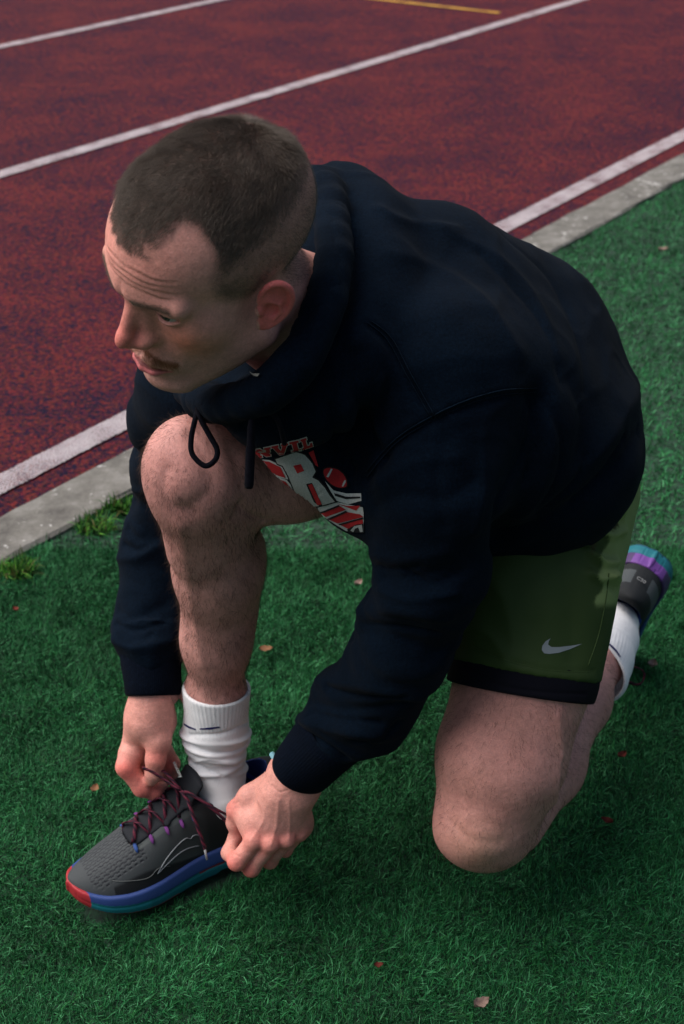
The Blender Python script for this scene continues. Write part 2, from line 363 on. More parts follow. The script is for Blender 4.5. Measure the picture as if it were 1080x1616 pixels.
def head_cm(p):
    m = mir(p)
    d = smin(ell(p, (0, -1.2, 3.6), (7.3, 9.2, 7.1)), ell(p, (0, 2.4, 3.3), (6.15, 7.1, 6.1)), 2)
    d = smin(d, ell(p, (0, 2.9, -3.9), (5.9, 5.3, 6.8)), 2)
    d = smin(d, sph(m, (4.3, 5.0, -2.0), 1.9), 2.6)
    jaw = smin(cap(m, (5.4, -.2, -6.6), (2.0, 6.3, -10.2), 1.6, 1.5), ell(p, (0, 7.0, -10.35), (2.5, 2.05, 1.75)), 1.2)
    d = smin(d, jaw, 2.2)
    d = smin(d, ell(p, (0, 6.5, -6.9), (3.3, 2.5, 2.8)), 1.3)
    d = smin(d, cap(m, (.7, 8.75, 1.5), (4.6, 7.2, 1.3), 1.0, .95), 1.1)
    d = smax(d, -ell(m, (3.4, 9.2, -.25), (1.7, 1.55, 1.05)), .9)
    # eyelids and the slit between them
    lid = smax(sph(m, (3.1, 6.95, -.1), 1.5), -ell(m, (3.25, 8.3, -.22), (1.6, 1.2, .47)), .12)
    d = smin(d, lid, .45)
    d = smax(d, -smax(ell(m, (3.25, 8.2, -.22), (1.6, 1.6, .47)), -sph(m, (3.1, 6.95, -.1), 1.22), .05), .1)
    # nose
    nose = smin(cap(p, (0, 8.2, 1.0), (0, 10.2, -3.0), .6, .68), ell(p, (0, 10.45, -3.75), (.72, .95, .78)), .8)
    nose = smin(nose, ell(m, (1.2, 8.9, -4.05), (.72, 1.0, .66)), .7)
    nose = smin(nose, cap(m, (.55, 8.1, -.2), (1.0, 8.5, -3.6), .75, .8), .9)
    nose = smin(nose, cap(m, (.35, 10.1, -4.15), (1.15, 9.2, -4.45), .5, .5), .4)
    nose = smin(nose, cap(p, (0, 9.9, -4.3), (0, 8.9, -4.9), .45, .4), .4)
    d = smin(d, nose, .75)
    d = smax(d, -ell(m, (.62, 9.55, -5.05), (.36, .6, .4)), .2)
    # naso-labial fold, mouth
    d = smax(d, -cap(m, (2.1, 8.9, -4.6), (3.4, 7.6, -6.6), .18, .1), .6)
    ul = smin(cap(m, (.25, 9.1, -7.0), (1.3, 8.85, -7.05), .46, .42), cap(m, (1.3, 8.85, -7.05), (2.6, 7.85, -7.55), .42, .2), .3)
    ll = smin(cap(m, (0, 9.1, -8.2), (1.2, 8.8, -8.15), .68, .58), cap(m, (1.2, 8.8, -8.15), (2.5, 7.8, -7.65), .58, .2), .3)
    d = smin(d, smin(ul, ll, .12), .32)
    d = smax(d, -smin(cap(m, (0, 9.9, -7.55), (1.3, 9.45, -7.58), .27), cap(m, (1.3, 9.45, -7.58), (2.65, 8.2, -7.62), .27, .05), .1), .12)
    d = smax(d, -cap(m, (0, 9.9, -9.4), (1.5, 9.2, -9.25), .35, .2), 1.0)
    # ear
    ear = None
    a = math.radians(24); ca, sa = math.cos(a), math.sin(a); r0 = np.array([7.25, .9, -.9])
    q = (m-r0.astype(f32))/.87; b2 = math.radians(10); cb, sb = math.cos(b2), math.sin(b2)
    u = q[:, 0]*sa-q[:, 1]*ca; nrm_ = q[:, 0]*ca+q[:, 1]*sa; v = q[:, 2]           # u runs backwards, nrm_ outwards
    u, v = u*cb-v*sb, u*sb+v*cb
    e = np.stack([u, nrm_, v], 1)
    ear = ell(e, (1.5, .25, .35), (1.75, .42, 2.75))
    ear = smin(ear, ell(e, (.7, .2, -2.4), (.85, .4, .95)), .5)
    rim = [(-.1, .1, .6), (.1, .35, 1.9), (.8, .55, 2.95), (1.8, .65, 3.1), (2.8, .7, 2.2), (3.15, .7, .7), (2.8, .65, -.8), (2.0, .55, -2.0), (1.1, .35, -2.7)]
    rs_ = spline([(*a_, r_) for a_, r_ in zip(rim, [.2, .3, .34, .36, .36, .34, .31, .3, .38])], 3); ear = smin(ear, chain(e, rs_[:, :3], rs_[:, 3], .1), .25)
    ear = smax(ear, -ell(e, (1.25, .95, -.35), (1.05, .85, 1.15)), .3)
    ear = smax(ear, -cap(e, (.9, 1.0, 1.9), (2.3, 1.0, 1.3), .45, .35), .3)
    ear = smin(ear, chain(e, [(.9, .55, .85), (1.9, .62, .5), (2.2, .6, -.7), (1.5, .55, -1.7)], [.2, .26, .26, .25], .2), .25)
    ear = smin(ear, ell(e, (.0, .3, -.6), (.4, .45, .65)), .3)
    d = smin(d, ear, .35)
    # forehead wrinkles
    for i, z0 in enumerate((2.75, 3.35, 3.95, 4.6)):
        zc = z0+.35*np.cos(m[:, 0]*.55)+.06*np.sin(p[:, 0]*2.1+i*2)
        am = .06*(1+.4*np.sin(p[:, 0]*1.3+i*1.9))*np.clip((5.2-m[:, 0])/1.6, 0, 1)*(p[:, 1] > 4)
        d = d+am*np.exp(-((p[:, 2]-zc)/.13)**2)-.6*am*np.exp(-((p[:, 2]-zc-.3)/.16)**2)
    d = d+.06*np.exp(-((p[:, 2]-(.62-.10*(m[:, 0]-3.0)**2))/.10)**2)*(np.abs(m[:, 0]-3.1) < 1.5)*(p[:, 1] > 5)
    # bags below the eye
    zc = -1.35+.12*(m[:, 0]-3)**2
    d = d+.05*np.exp(-((p[:, 2]-zc)/.12)**2)*(np.abs(m[:, 0]-3.2) < 1.6)*(p[:, 1] > 5)
    return d
NB = w2h(NECKB[None])[0]; print('neck base in head cm', NB)
def head_w(p):
    q = w2h(p).astype(f32); d = head_cm(q)
    d = smin(d, cap(q, (0, -1.8, -4.2), NB*.8+np.array([0, .6, 0]), 5.6, 6.1), 1.6)
    return d*HS
def leg_R(p):
    d = chain(p, [C(323, 750, 1.475), C(342, 900, 1.60), C(342, 1010, 1.675), C(342, 1100, 1.725), Ran], [.048, .044, .037, .0305, .029], .03)
    d = smin(d, ell(p, C(291, 735, 1.458), (.036, .036, .048)), .04)                      # knee cap
    d = smin(d, cap(p, C(357, 860, 1.62), C(356, 940, 1.66), .038, .033), .04)             # calf
    d = smin(d, cap(p, C(300, 800, 1.49), C(300, 870, 1.54), .028, .02), .03)
    d = smin(d, chain(p, [Rkn+[.0, .01, 0], C(450, 735, 1.55), C(600, 722, 1.66), Rhip], [.053, .055, .064, .08], .04), .03)
    return d
def leg_L(p):
    th = chain(p, [Lkn, C(792, 1190, 1.60), C(828, 1060, 1.60), Lhip], [.060, .066, .069, .082], .04)
    th = smin(th, ell(p, C(752, 1308, 1.60), (.047, .04, .043)), .03)
    th = smin(th, ell(p, C(757, 1318, 1.575), (.024, .02, .024)), .018)
    sh = chain(p, [C(798, 1288, 1.70), C(855, 1205, 1.80), C(912, 1105, 1.90), C(948, 1040, 1.97), Lan], [.050, .050, .040, .030, .028], .03)
    return smin(th, sh, .018)
# hands
def fing(p, pts, rs): return chain(p, [C(*q) for q in pts], rs, .006)
LH = dict(index=[(402, 1326, 1.655), (374, 1360, 1.662), (362, 1346, 1.69), (370, 1322, 1.70)],
          middle=[(427, 1330, 1.655), (397, 1370, 1.675), (390, 1364, 1.70), (402, 1340, 1.715)],
          ring=[(452, 1324, 1.665), (426, 1358, 1.69), (414, 1352, 1.715), (425, 1330, 1.725)],
          pinky=[(472, 1313, 1.68), (450, 1341, 1.70), (440, 1334, 1.72), (448, 1316, 1.73)])
def hand_L(p):
    w0 = C(470, 1222, 1.655)
    d = chain(p, [C(496, 1190, 1.63), w0, C(443, 1250, 1.655)], [.022, .024, .023], .02)
    d = smin(d, cap(p, C(452, 1215, 1.66), C(478, 1242, 1.66), .018, .019), .02)
    for k, (r, x) in dict(index=(.0125, -16), middle=(.0125, -4), ring=(.0115, 8), pinky=(.0105, 18)).items():
        q = LH[k][0]; d = smin(d, cap(p, C(450+x, 1255+abs(x)*.3, 1.66), C(q[0], q[1]-8, q[2]+.006), .017, .0125), .016)
    d = smin(d, cap(p, C(392, 1290, 1.672), C(470, 1295, 1.69), .016, .016), .02)
    for k, rs in dict(index=[.0108, .0100, .0088, .0082], middle=[.011, .0098, .0088, .008], ring=[.0100, .0092, .0085, .0078], pinky=[.009, .0082, .0075, .0068]).items():
        d = smin(d, fing(p, LH[k], rs), .0035)
        d = smin(d, sph(p, C(LH[k][0][0]-1, LH[k][0][1]+1, LH[k][0][2]-.004), .010), .006)
    d = smin(d, fing(p, [(430, 1240, 1.67), (395, 1258, 1.675), (374, 1278, 1.682), (371, 1298, 1.69), (374, 1318, 1.695)], [.018, .0145, .0115, .0098, .0078]), .007)
    return d
def hand_R(p):
    d = chain(p, [C(240, 1075, 1.715), C(238, 1112, 1.72), C(234, 1140, 1.72)], [.022, .0235, .0255], .02)
    d = smin(d, cap(p, C(224, 1132, 1.735), C(206, 1192, 1.745), .018, .0145), .02)
    d = smin(d, cap(p, C(245, 1138, 1.735), C(235, 1188, 1.765), .020, .015), .02)
    d = smin(d, cap(p, C(250, 1138, 1.745), C(252, 1183, 1.785), .018, .012), .02)
    d = smin(d, fing(p, [(206, 1193, 1.735), (200, 1210, 1.73), (224, 1243, 1.738), (245, 1250, 1.748), (256, 1244, 1.758)], [.0155, .0125, .0108, .0098, .0085]), .006)
    d = smin(d, fing(p, [(228, 1195, 1.76), (225, 1235, 1.768), (245, 1240, 1.785), (255, 1225, 1.79)], [.0115, .0105, .0095, .008]), .0035)
    d = smin(d, fing(p, [(248, 1190, 1.78), (250, 1228, 1.795), (262, 1225, 1.81), (266, 1210, 1.81)], [.011, .0098, .009, .008]), .0035)
    d = smin(d, fing(p, [(262, 1185, 1.785), (272, 1205, 1.79), (271, 1222, 1.80), (262, 1232, 1.80)], [.010, .0092, .0085, .0075]), .0035)
    d = smin(d, fing(p, [(246, 1138, 1.72), (250, 1168, 1.715), (246, 1198, 1.715), (243, 1220, 1.722), (240, 1230, 1.727)], [.02, .0155, .0118, .0102, .0082]), .008)
    return d
# ------------------------------------------------------------------ clothing distance fields
def torso(p):
    L = [Lsh+[.005, .02, -.01], C(770, 645, 1.47), C(845, 718, 1.56), C(860, 738, 1.62)]
    R = [Rsh, C(520, 600, 1.66), C(700, 640, 1.76), C(790, 690, 1.80)]
    M = [C(550, 460, 1.44), C(660, 490, 1.50), C(785, 572, 1.60), C(850, 665, 1.69)]
    d = chain(p, L, [.082, .10, .104, .10], .05)
    d = smin(d, chain(p, R, [.075, .095, .10, .10], .05), .07)
    d = smin(d, chain(p, M, [.08, .105, .122, .12], .05), .06)
    d = smin(d, chain(p, [C(390, 640, 1.42), C(500, 693, 1.43), C(592, 762, 1.46), C(690, 797, 1.53)], [.03, .047, .050, .066], .04), .05)
    return d
def sleeve_L(p):
    d = chain(p, [Lsh, C(694, 760, 1.39), C(684, 900, 1.43), C(640, 1015, 1.50), C(570, 1112, 1.58), C(528, 1158, 1.61)],
              [.078, .066, .053, .051, .046, .039], .03)
    d = smin(d, cap(p, C(612, 1090, 1.55), C(596, 1125, 1.57), .042, .037), .03)
    return d
def cuff_L(p): return chain(p, [C(530, 1165, 1.615), C(468, 1222, 1.655)], [.043, .037], .01)
def arm_wrinkle(V, pts, seed, am, wl=.022):
    "creases that wrap round a sleeve, strongest at the bend and by the cuff; returns an offset per vertex"
    P = spline(pts, 10); T = np.gradient(P, axis=0); T /= np.linalg.norm(T, axis=1)[:, None]; S = np.r_[0, np.cumsum(np.linalg.norm(np.diff(P, axis=0), axis=1))]
    best = np.full(len(V), 9.); s = np.zeros(len(V)); q = np.zeros((len(V), 3))
    for i in range(len(P)):
        r = V-P[i]; al = r@T[i]; d = np.linalg.norm(r-al[:, None]*T[i], axis=1)+np.abs(al)*.8; m = d < best
        best[m] = d[m]; s[m] = S[i]+al[m]; q[m] = r[m]-al[m, None]*T[i]
    e = nrm(np.cross(T[0], [.2, 1, .3])); g = np.cross(T[0], e); a = np.arctan2(q@g, q@e)
    u = s+.010*np.sin(a+seed)+.006*np.sin(2*a+seed*2); n = vnoise(np.c_[u/wl, np.cos(a)*.9+seed, np.sin(a)*.9], 1., seed)
    n = np.where(n > 0, n**.8, n*.7) if False else np.sign(n)*np.abs(n)**.8
    k = np.clip(s/S[-1], 0, 1); w_ = .25+.9*np.exp(-((k-.47)/.14)**2)+1.1*np.exp(-((k-.93)/.12)**2)
    return am*n*w_*(best < .12)*np.clip(s/.06, 0, 1)
def sleeve_R(p):
    return chain(p, [C(330, 610, 1.57), C(272, 660, 1.62), C(270, 740, 1.69), C(255, 880, 1.75), C(245, 985, 1.74), C(241, 1030, 1.72)], [.062, .046, .042, .046, .046, .036], .03)
def cuff_R(p): return chain(p, [C(239, 1035, 1.72), C(240, 1095, 1.716)], [.0325, .0315], .01)
HOODRING = [C(505, 292, 1.44), C(524, 355, 1.34), C(522, 440, 1.28), C(490, 534, 1.255), C(436, 606, 1.25), C(370, 636, 1.30), C(318, 628, 1.38), C(300, 560, 1.50), C(370, 440, 1.56), C(450, 320, 1.53)]
HOODOUT = [C(530, 312, 1.50), C(575, 350, 1.44), C(590, 410, 1.39), C(585, 480, 1.36), C(548, 565, 1.33), C(485, 628, 1.33), C(410, 650, 1.36)]
def hood(p):
    r = spline(HOODRING, 3, True); r = list(r)+[r[0]]
    d = chain(p, r, [.017]*len(r), .01)
    o = spline(HOODOUT, 3)
    d2 = chain(p, o, [.036]*len(o), .02)
    return smin(d, d2, .012)
def neck_hole(p): return cap(p, h2w((0, -1, 0)), C(495, 545, 1.43), .085, .048)
def hoodie(p):
    d = torso(p)
    d = smin(d, sleeve_L(p), .03); d = smin(d, sleeve_R(p), .03)
    d = smin(d, hood(p), .02)
    d = smax(d, -neck_hole(p), .02)
    return smin(d, chain(p, [C(335, 622, 1.44), C(400, 615, 1.41), C(480, 590, 1.40)], [.022, .032, .04], .02), .02)
def shorts(p):
    "loose leg of the shorts: solid, then hollowed from the hem"
    d = chain(p, [Lhip+[0, 0, .01], C(832, 930, 1.615), C(826, 1060, 1.605)], [.100, .088, .080], .05)
    d = smin(d, chain(p, [C(872, 730, 1.74), C(862, 850, 1.70), C(848, 960, 1.66)], [.100, .076, .052], .05), .05)
    d = smin(d, chain(p, [Rhip, C(700, 720, 1.74)], [.10, .09], .05), .05)
    return smin(d, chain(p, [C(828, 1060, 1.60), Lhip], [.069+.017, .10], .04), .012)
# ------------------------------------------------------------------ surface helpers
CAM = Vector((0, 0, CH))
def bvh(V, F): return BVHTree.FromPolygons([tuple(v) for v in V], [tuple(int(i) for i in f) for f in F])
def hit(tree, px, py):
    d = Vector(C(px, py, 1.))-CAM; r = tree.ray_cast(CAM, d.normalized()); return (None, None) if r[0] is None else (np.array(r[0]), np.array(r[1]))
def dist_poly(V, P):
    d = np.full(len(V), 9.)
    for a, b in zip(P[:-1], P[1:]): d = np.minimum(d, cap(V, a, b, 0.))
    return d
def folds(V, F, L):
    "raise (+) or press (-) soft creases along lines lying on the cloth"
    tree = bvh(V, F); N = vert_normals(V, F); D = np.zeros(len(V))
    for pts, wd, am in L:
        P = [hit(tree, *q)[0] for q in spline([np.array(q, float) for q in pts], 4)]; P = [q for q in P if q is not None]
        P = [q for i, q in enumerate(P) if i == 0 or np.linalg.norm(q-P[i-1]) < .06]
        if len(P) < 2: continue
        lo, hi = np.min(P, 0)-3*wd, np.max(P, 0)+3*wd; m = np.all((V > lo) & (V < hi), 1)
        x = dist_poly(V[m].astype(f32), P)/wd; D[m] += 1.15*am*np.exp(-x**1.5)
    return V+N*D[:, None]
def inpoly(q, P):
    P = np.asarray(P, float); r = np.zeros(len(q), bool); j = len(P)-1
    for i in range(len(P)):
        c = ((P[i, 1] > q[:, 1]) != (P[j, 1] > q[:, 1])) & (q[:, 0] < (P[j, 0]-P[i, 0])*(q[:, 1]-P[i, 1])/(P[j, 1]-P[i, 1]+1e-12)+P[i, 0]); r ^= c; j = i
    return r
def topx(V):
    q = V-np.array([0, 0, CH]); z = q[:, 1]*cT-q[:, 2]*sT; y = q[:, 1]*sT+q[:, 2]*cT
    return np.c_[540+FPX*q[:, 0]/z, 808-FPX*y/z], z
def decal(name, polys, tree, off_, m, parent, step=4.):
    "thin printed film laid on the cloth; polys is a list of outlines"
    V, F = [], []
    for P in polys:
        P = np.asarray(P, float); n = len(P); lo, hi = P.min(0), P.max(0)
        g = np.stack(np.meshgrid(np.arange(lo[0]+1, hi[0], step), np.arange(lo[1]+1, hi[1], step)), -1).reshape(-1, 2)
        g = g[inpoly(g, P)] if len(g) else g; B = []
        for i in range(n):
            a, b = P[i], P[(i+1) % n]; k = max(1, int(np.linalg.norm(b-a)/step)); B += [a+(b-a)*t/k for t in range(k)]
        pts = [Vector(q) for q in B]+[Vector(q) for q in g]
        vo, eo, fo, *_ = delaunay_2d_cdt(pts, [(i, (i+1) % len(B)) for i in range(len(B))], [list(range(len(B)))], 1, 1e-5)
        o = len(V); bad = set(); W = []
        for q in vo:
            h, n_ = hit(tree, q[0], q[1])
            if h is None or abs(n_@nrm(h-np.array(CAM))) < .02: bad.add(len(W)); W.append(np.zeros(3)); continue
            W.append(h+n_*off_*(1 if n_@(np.array(CAM)-h) > 0 else -1))
        V += W; F += [tuple(i+o for i in f) for f in fo if not bad & set(f)]
    return (V, F) if name is None else mesh(name, V, F, m, parent, smooth=False)
def curves(name, roots, pts, rad, m, parent, taper=.15):
    "hair strands: pts (n,k,3)"
    n, k, _ = pts.shape; hc = bpy.data.hair_curves.new(name); hc.add_curves([k]*n)
    hc.attributes['position'].data.foreach_set('vector', pts.astype(f32).ravel())
    a = hc.attributes.get('radius') or hc.attributes.new('radius', 'FLOAT', 'POINT')
    rr = np.asarray(rad)*np.ones(n); a.data.foreach_set('value', (rr[:, None]*np.linspace(1, taper, k)[None]).astype(f32).ravel())
    o = link(name, hc, m, parent); return o
def scatter(V, F, wt, n, R):
    "n random surface points on quads, weighted per vertex"
    A = np.linalg.norm(np.cross(V[F[:, 2]]-V[F[:, 0]], V[F[:, 3]]-V[F[:, 1]]), axis=1)*.5*wt[F].mean(1)
    f = R.choice(len(F), n, p=A/A.sum()); u, v = R.random((2, n, 1)); q = V[F[f]]
    return (q[:, 0]*(1-u)+q[:, 1]*u)*(1-v)+(q[:, 3]*(1-u)+q[:, 2]*u)*v, f
def strands(p, nn, d, L, k=4, bend=.0, R=None, jit=.2):
    "from root p leaning along d (unit tangent mix), length L"
    d = d+R.normal(0, jit, d.shape); d /= np.linalg.norm(d, axis=1)[:, None]; out = [p-nn*.0005]; cur = p.copy()
    for i in range(k-1):
        cur = cur+d*(L/(k-1))[:, None]; out.append(cur.copy()); d = d-nn*bend; d /= np.linalg.norm(d, axis=1)[:, None]
    return np.stack(out, 1)
def tang(v, n): return v-n*(v*n).sum(1)[:, None]
def gs(V, c, r): return np.exp(-((V-np.asarray(c))**2).sum(1)/r**2)
def mixc(c, t, k): t = np.clip(t, 0, 1)[:, None]; return c*(1-t)+np.array(k)*t
def bb(*P, m=.12): P = np.array(P); return P.min(0)-m, P.max(0)+m
# ------------------------------------------------------------------ person
person = bpy.data.objects.new('person', None); scn.collection.objects.link(person)
tag(person, 'kneeling man in navy hoodie and green shorts bending down to tie his running shoe', 'person')
M_skin = mat('skin', rough=.55, spec=.28, vcol=True, bump=[(1100, .6, .0006), (220, .45, .0012), (60, .3, .003)], noise=[(38, .92, 1.08), (160, .9, 1.09), (600, .88, 1.12)], sss=.12)
PV, PF, PC = [], [], []; po = 0
def addpiece(V, F, c):
    global po
    PV.append(V); PF.append(F+po); PC.append(c); po += len(V)
# head
V, F = sdf_mesh(head_w, HO-.165, HO+.165, .0013, smooth=2); hV, hF = V, F; hN = vert_normals(V, F); hT = bvh(V, F); L = w2h(V); A = L.copy(); A[:, 0] = np.abs(A[:, 0])
c = np.tile([.62, .295, .245], (len(V), 1))
c = mixc(c, .95*gs(A, (0, 10.4, -3.6), 2.1)+.35*gs(A, (0, 9.4, -.5), 1.6), (.64, .17, .14))
c = mixc(c, .8*gs(A, (4.3, 7, -3.0), 2.6), (.64, .21, .14))
c = mixc(c, .55*gs(A, (2.5, 8, 5.0), 3.2), (.66, .25, .20))
c = mixc(c, .9*np.clip((A[:, 0]-7.25)*3, 0, 1)*(A[:, 1] < 1.3)*(A[:, 1] > -4)*(A[:, 2] < 2.4), (.66, .14, .13))
c = mixc(c, .5*gs(A, (3.2, 8.2, -1.1), 1.0), (.27, .13, .14))
c = mixc(c, .55*gs(A, (1.7, 8.6, .2), .9), (.28, .13, .12))
lz = np.abs(A[:, 2]+7.62); lip = np.clip((np.where(A[:, 2] < -7.62, 1.25, .95)-.3*A[:, 0]-lz)*4, 0, 1)*(A[:, 1] > 7.4)*(A[:, 0] < 2.8)
c = mixc(c, lip*.9, (.52, .13, .14)); c = mixc(c, (lz < .16)*(A[:, 1] > 7)*(A[:, 0] < 2.5)*.8, (.10, .02, .02))
c = mixc(c, .35*np.clip((-5.2-A[:, 2])/2, 0, 1)*(A[:, 2] > -13)*(1-lip), (.26, .16, .13))                  # shaved beard area
for i in range(60):                                                                           # freckles
    q = RNG.normal(0, 1, 3)*[3.5, 2, 3.5]+[0, 8, 2]; c = mixc(c, .45*gs(L, L[np.argmin(((L-q)**2).sum(1))], .09), (.22, .09, .06))
# hair region: outline traced once on the left of the head, kept as side-view (forward, up) coordinates
HLpx = [(172, 352), (180, 350), (202, 383), (233, 391), (261, 375), (281, 351), (309, 341), (317, 355), (333, 375), (345, 399), (341, 423), (329, 455), (345, 470), (365, 478), (400, 466), (414, 446)]
hl = [w2h(hit(hT, *q)[0][None])[0] for q in HLpx if hit(hT, *q)[0] is not None]
poly = [(12, hl[0][2]+.3)]+[(q[1], q[2]) for q in hl]+[(-.8, 1.6), (-2.2, 1.6), (-3.0, .2), (-3.2, -1.5), (-4.5, -4.2), (-7.5, -5.6), (-14, -5.6), (-14, 16), (12, 16)]
print('hairline', [tuple(np.round(q, 1)) for q in hl])
polyR = [(12, 6.4), (7.6, 6.6), (6.2, 7.4), (4.6, 7.2), (4.0, 5.2)]+poly[14:]
def inhair(y_, z_): return np.where(L[:, 0] < .8, inpoly(np.c_[y_, z_], poly), inpoly(np.c_[y_, z_], polyR))
hs = inhair(A[:, 1]+.22*vnoise(L, .6, 9), A[:, 2]+.3*vnoise(L, .5, 10))
long_ = np.clip((A[:, 2]-(4.6-.28*(A[:, 1]-1)+.35*(A[:, 0]-7)))/2.4, 0, 1)              # 0 buzzed sides .. 1 top
n1 = vnoise(L, .35, 2)*.3+vnoise(L, .9, 4)*.2
edge = np.zeros(len(V))
for dx, dz in ((.35, 0), (-.35, 0), (0, .35), (0, -.35), (.7, 0), (0, -.7), (0, .7), (-.7, 0)): edge += inhair(A[:, 1]+dx, A[:, 2]+dz)
edge /= 8
sideb = np.clip(1-np.hypot(A[:, 1]-3.2, (A[:, 2]-1.6)*1.2)/2.6, 0, 1)
earm = (A[:, 0] > 7.2) & (A[:, 2] < 2.0) & (A[:, 1] > -3.4) & (A[:, 1] < 1.2)
c = mixc(c, edge**1.3*(.44+.44*long_+.22*sideb+n1*.22)*(~earm), (.10, .072, .055))
addpiece(V, F, c)
# hands
def hand_col(V, k): 
    c = np.tile([.64, .29, .24], (len(V), 1))
    for q in k: c = mixc(c, .75*gs(V, q, .014), (.66, .14, .115))
    return c
V, F = sdf_mesh(hand_L, *bb(C(500, 1180, 1.64), C(352, 1390, 1.70), m=.04), .0012, smooth=2)
kn = [C(*q) for k in LH for q in LH[k][:2]]+[C(371, 1275, 1.68), C(366, 1372, 1.66), C(392, 1383, 1.675)]
lhV, lhF = V, F
V = folds(V, F, [([(407, 1262), (418, 1290), (397, 1325)], .0025, .0008), ([(440, 1262), (437, 1300), (428, 1332)], .0025, .0008), ([(456, 1262), (458, 1298), (456, 1325)], .0022, .0007), ([(430, 1240), (440, 1250), (455, 1247)], .0012, -.0007), ([(378, 1352), (366, 1346)], .001, -.0006), ([(371, 1268), (377, 1266)], .0009, -.0006)])
addpiece(V, F, hand_col(V, kn))
V, F = sdf_mesh(hand_R, *bb(C(240, 1060, 1.71), C(180, 1215, 1.72), C(200, 1260, 1.80), C(285, 1200, 1.80), C(262, 1235, 1.82), m=.05), .0012, smooth=2)
rhV, rhF = V, F
kn = [C(196, 1212, 1.72), C(222, 1248, 1.73), C(245, 1250, 1.74), C(248, 1195, 1.71), C(270, 1205, 1.78), C(225, 1235, 1.75), C(205, 1225, 1.72)]
addpiece(V, F, hand_col(V, kn))
# trunk, arms and legs
def trunk(p):
    d = chain(p, [C(560, 520, 1.45), C(680, 560, 1.52), C(800, 650, 1.62)], [.06, .08, .08], .05)
    d = smin(d, chain(p, [Lsh, C(690, 760, 1.395), C(676, 900, 1.435), C(630, 1025, 1.51), C(560, 1125, 1.59), Lwr], [.045, .04, .034, .033, .028, .027], .02), .03)
    d = smin(d, chain(p, [Rsh, C(264, 670, 1.625), C(268, 740, 1.69), C(250, 880, 1.75), C(240, 985, 1.74), Rwr], [.04, .034, .032, .031, .03, .026], .02), .02)
    d = smin(d, cap(p, Rsh, Lsh, .045), .03); d = smin(d, cap(p, h2w((0, -5, -9)), C(560, 520, 1.45), .05, .06), .03)
    return smin(smin(d, leg_R(p), .03), leg_L(p), .02)
V, F = sdf_mesh(trunk, *bb(Ran, Rkn, Rhip, Lkn, Lan, Lsh, Rsh, Rel, h2w((0, -5, -9)), m=.1), .0032, smooth=3)
V = folds(V, F, [([(262, 742), (255, 770), (268, 800), (300, 810)], .010, -.003), ([(300, 690), (325, 730), (330, 775), (300, 800)], .012, -.003), ([(370, 720), (385, 780), (372, 815)], .012, -.003), ([(285, 830), (300, 930), (320, 1050)], .008, .0022),
                 ([(418, 822), (395, 812), (380, 800)], .005, -.003), ([(715, 1300), (740, 1325), (790, 1330)], .008, -.002), ([(735, 1290), (760, 1283), (790, 1295)], .01, .002), ([(887, 1205), (880, 1260), (862, 1310)], .005, -.002), ([(880, 1130), (885, 1200), (872, 1280)], .008, .003)])
lV, lF = V, F; lN = vert_normals(V, F)
c = np.tile([.55, .268, .232], (len(V), 1))
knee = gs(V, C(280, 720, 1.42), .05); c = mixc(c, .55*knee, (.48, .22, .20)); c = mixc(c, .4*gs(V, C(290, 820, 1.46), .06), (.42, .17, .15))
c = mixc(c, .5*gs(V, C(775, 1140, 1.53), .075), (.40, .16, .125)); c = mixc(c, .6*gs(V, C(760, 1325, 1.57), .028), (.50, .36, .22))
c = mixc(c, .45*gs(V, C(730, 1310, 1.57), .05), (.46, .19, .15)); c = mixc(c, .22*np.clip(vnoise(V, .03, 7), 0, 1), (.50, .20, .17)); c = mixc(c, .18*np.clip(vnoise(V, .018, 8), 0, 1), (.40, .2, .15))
addpiece(V, F, c)
body = mesh('body', np.concatenate(PV), np.concatenate(PF), M_skin, person, col=np.concatenate(PC))
# eyes
def iris_mat():
    m, nt, N, Lk, b = nodes_mat('eyeball'); tc = N('ShaderNodeTexCoord'); sep = N('ShaderNodeSeparateXYZ'); Lk(tc.outputs['Object'], sep.inputs[0])
    mr = N('ShaderNodeMapRange'); mr.inputs['From Min'].default_value = 0; mr.inputs['From Max'].default_value = .012; Lk(sep.outputs[2], mr.inputs['Value'])
    r = ramp(N, [(0, (.50, .44, .43)), (.84, (.50, .44, .43)), (.87, (.03, .03, .03)), (.93, (.06, .06, .05)), (.96, (.005, .005, .005))]); Lk(mr.outputs[0], r.inputs['Fac'])
    Lk(r.outputs[0], b.inputs['Base Color']); b.inputs['Roughness'].default_value = .12; return m
M_eye = iris_mat()
for s in (-1, 1):
    bm = bmesh.new(); bmesh.ops.create_uvsphere(bm, u_segments=40, v_segments=30, radius=1.22*HS)
    me = bpy.data.meshes.new('eye'); bm.to_mesh(me); bm.free()
    for f in me.polygons: f.use_smooth = True
    e = link('eye', me, M_eye, person); e.location = h2w((s*3.1, 6.95, -.1)); g = HR@nrm((-.22, 1, .12)); e.rotation_euler = Vector(g).to_track_quat('Z', 'Y').to_euler()
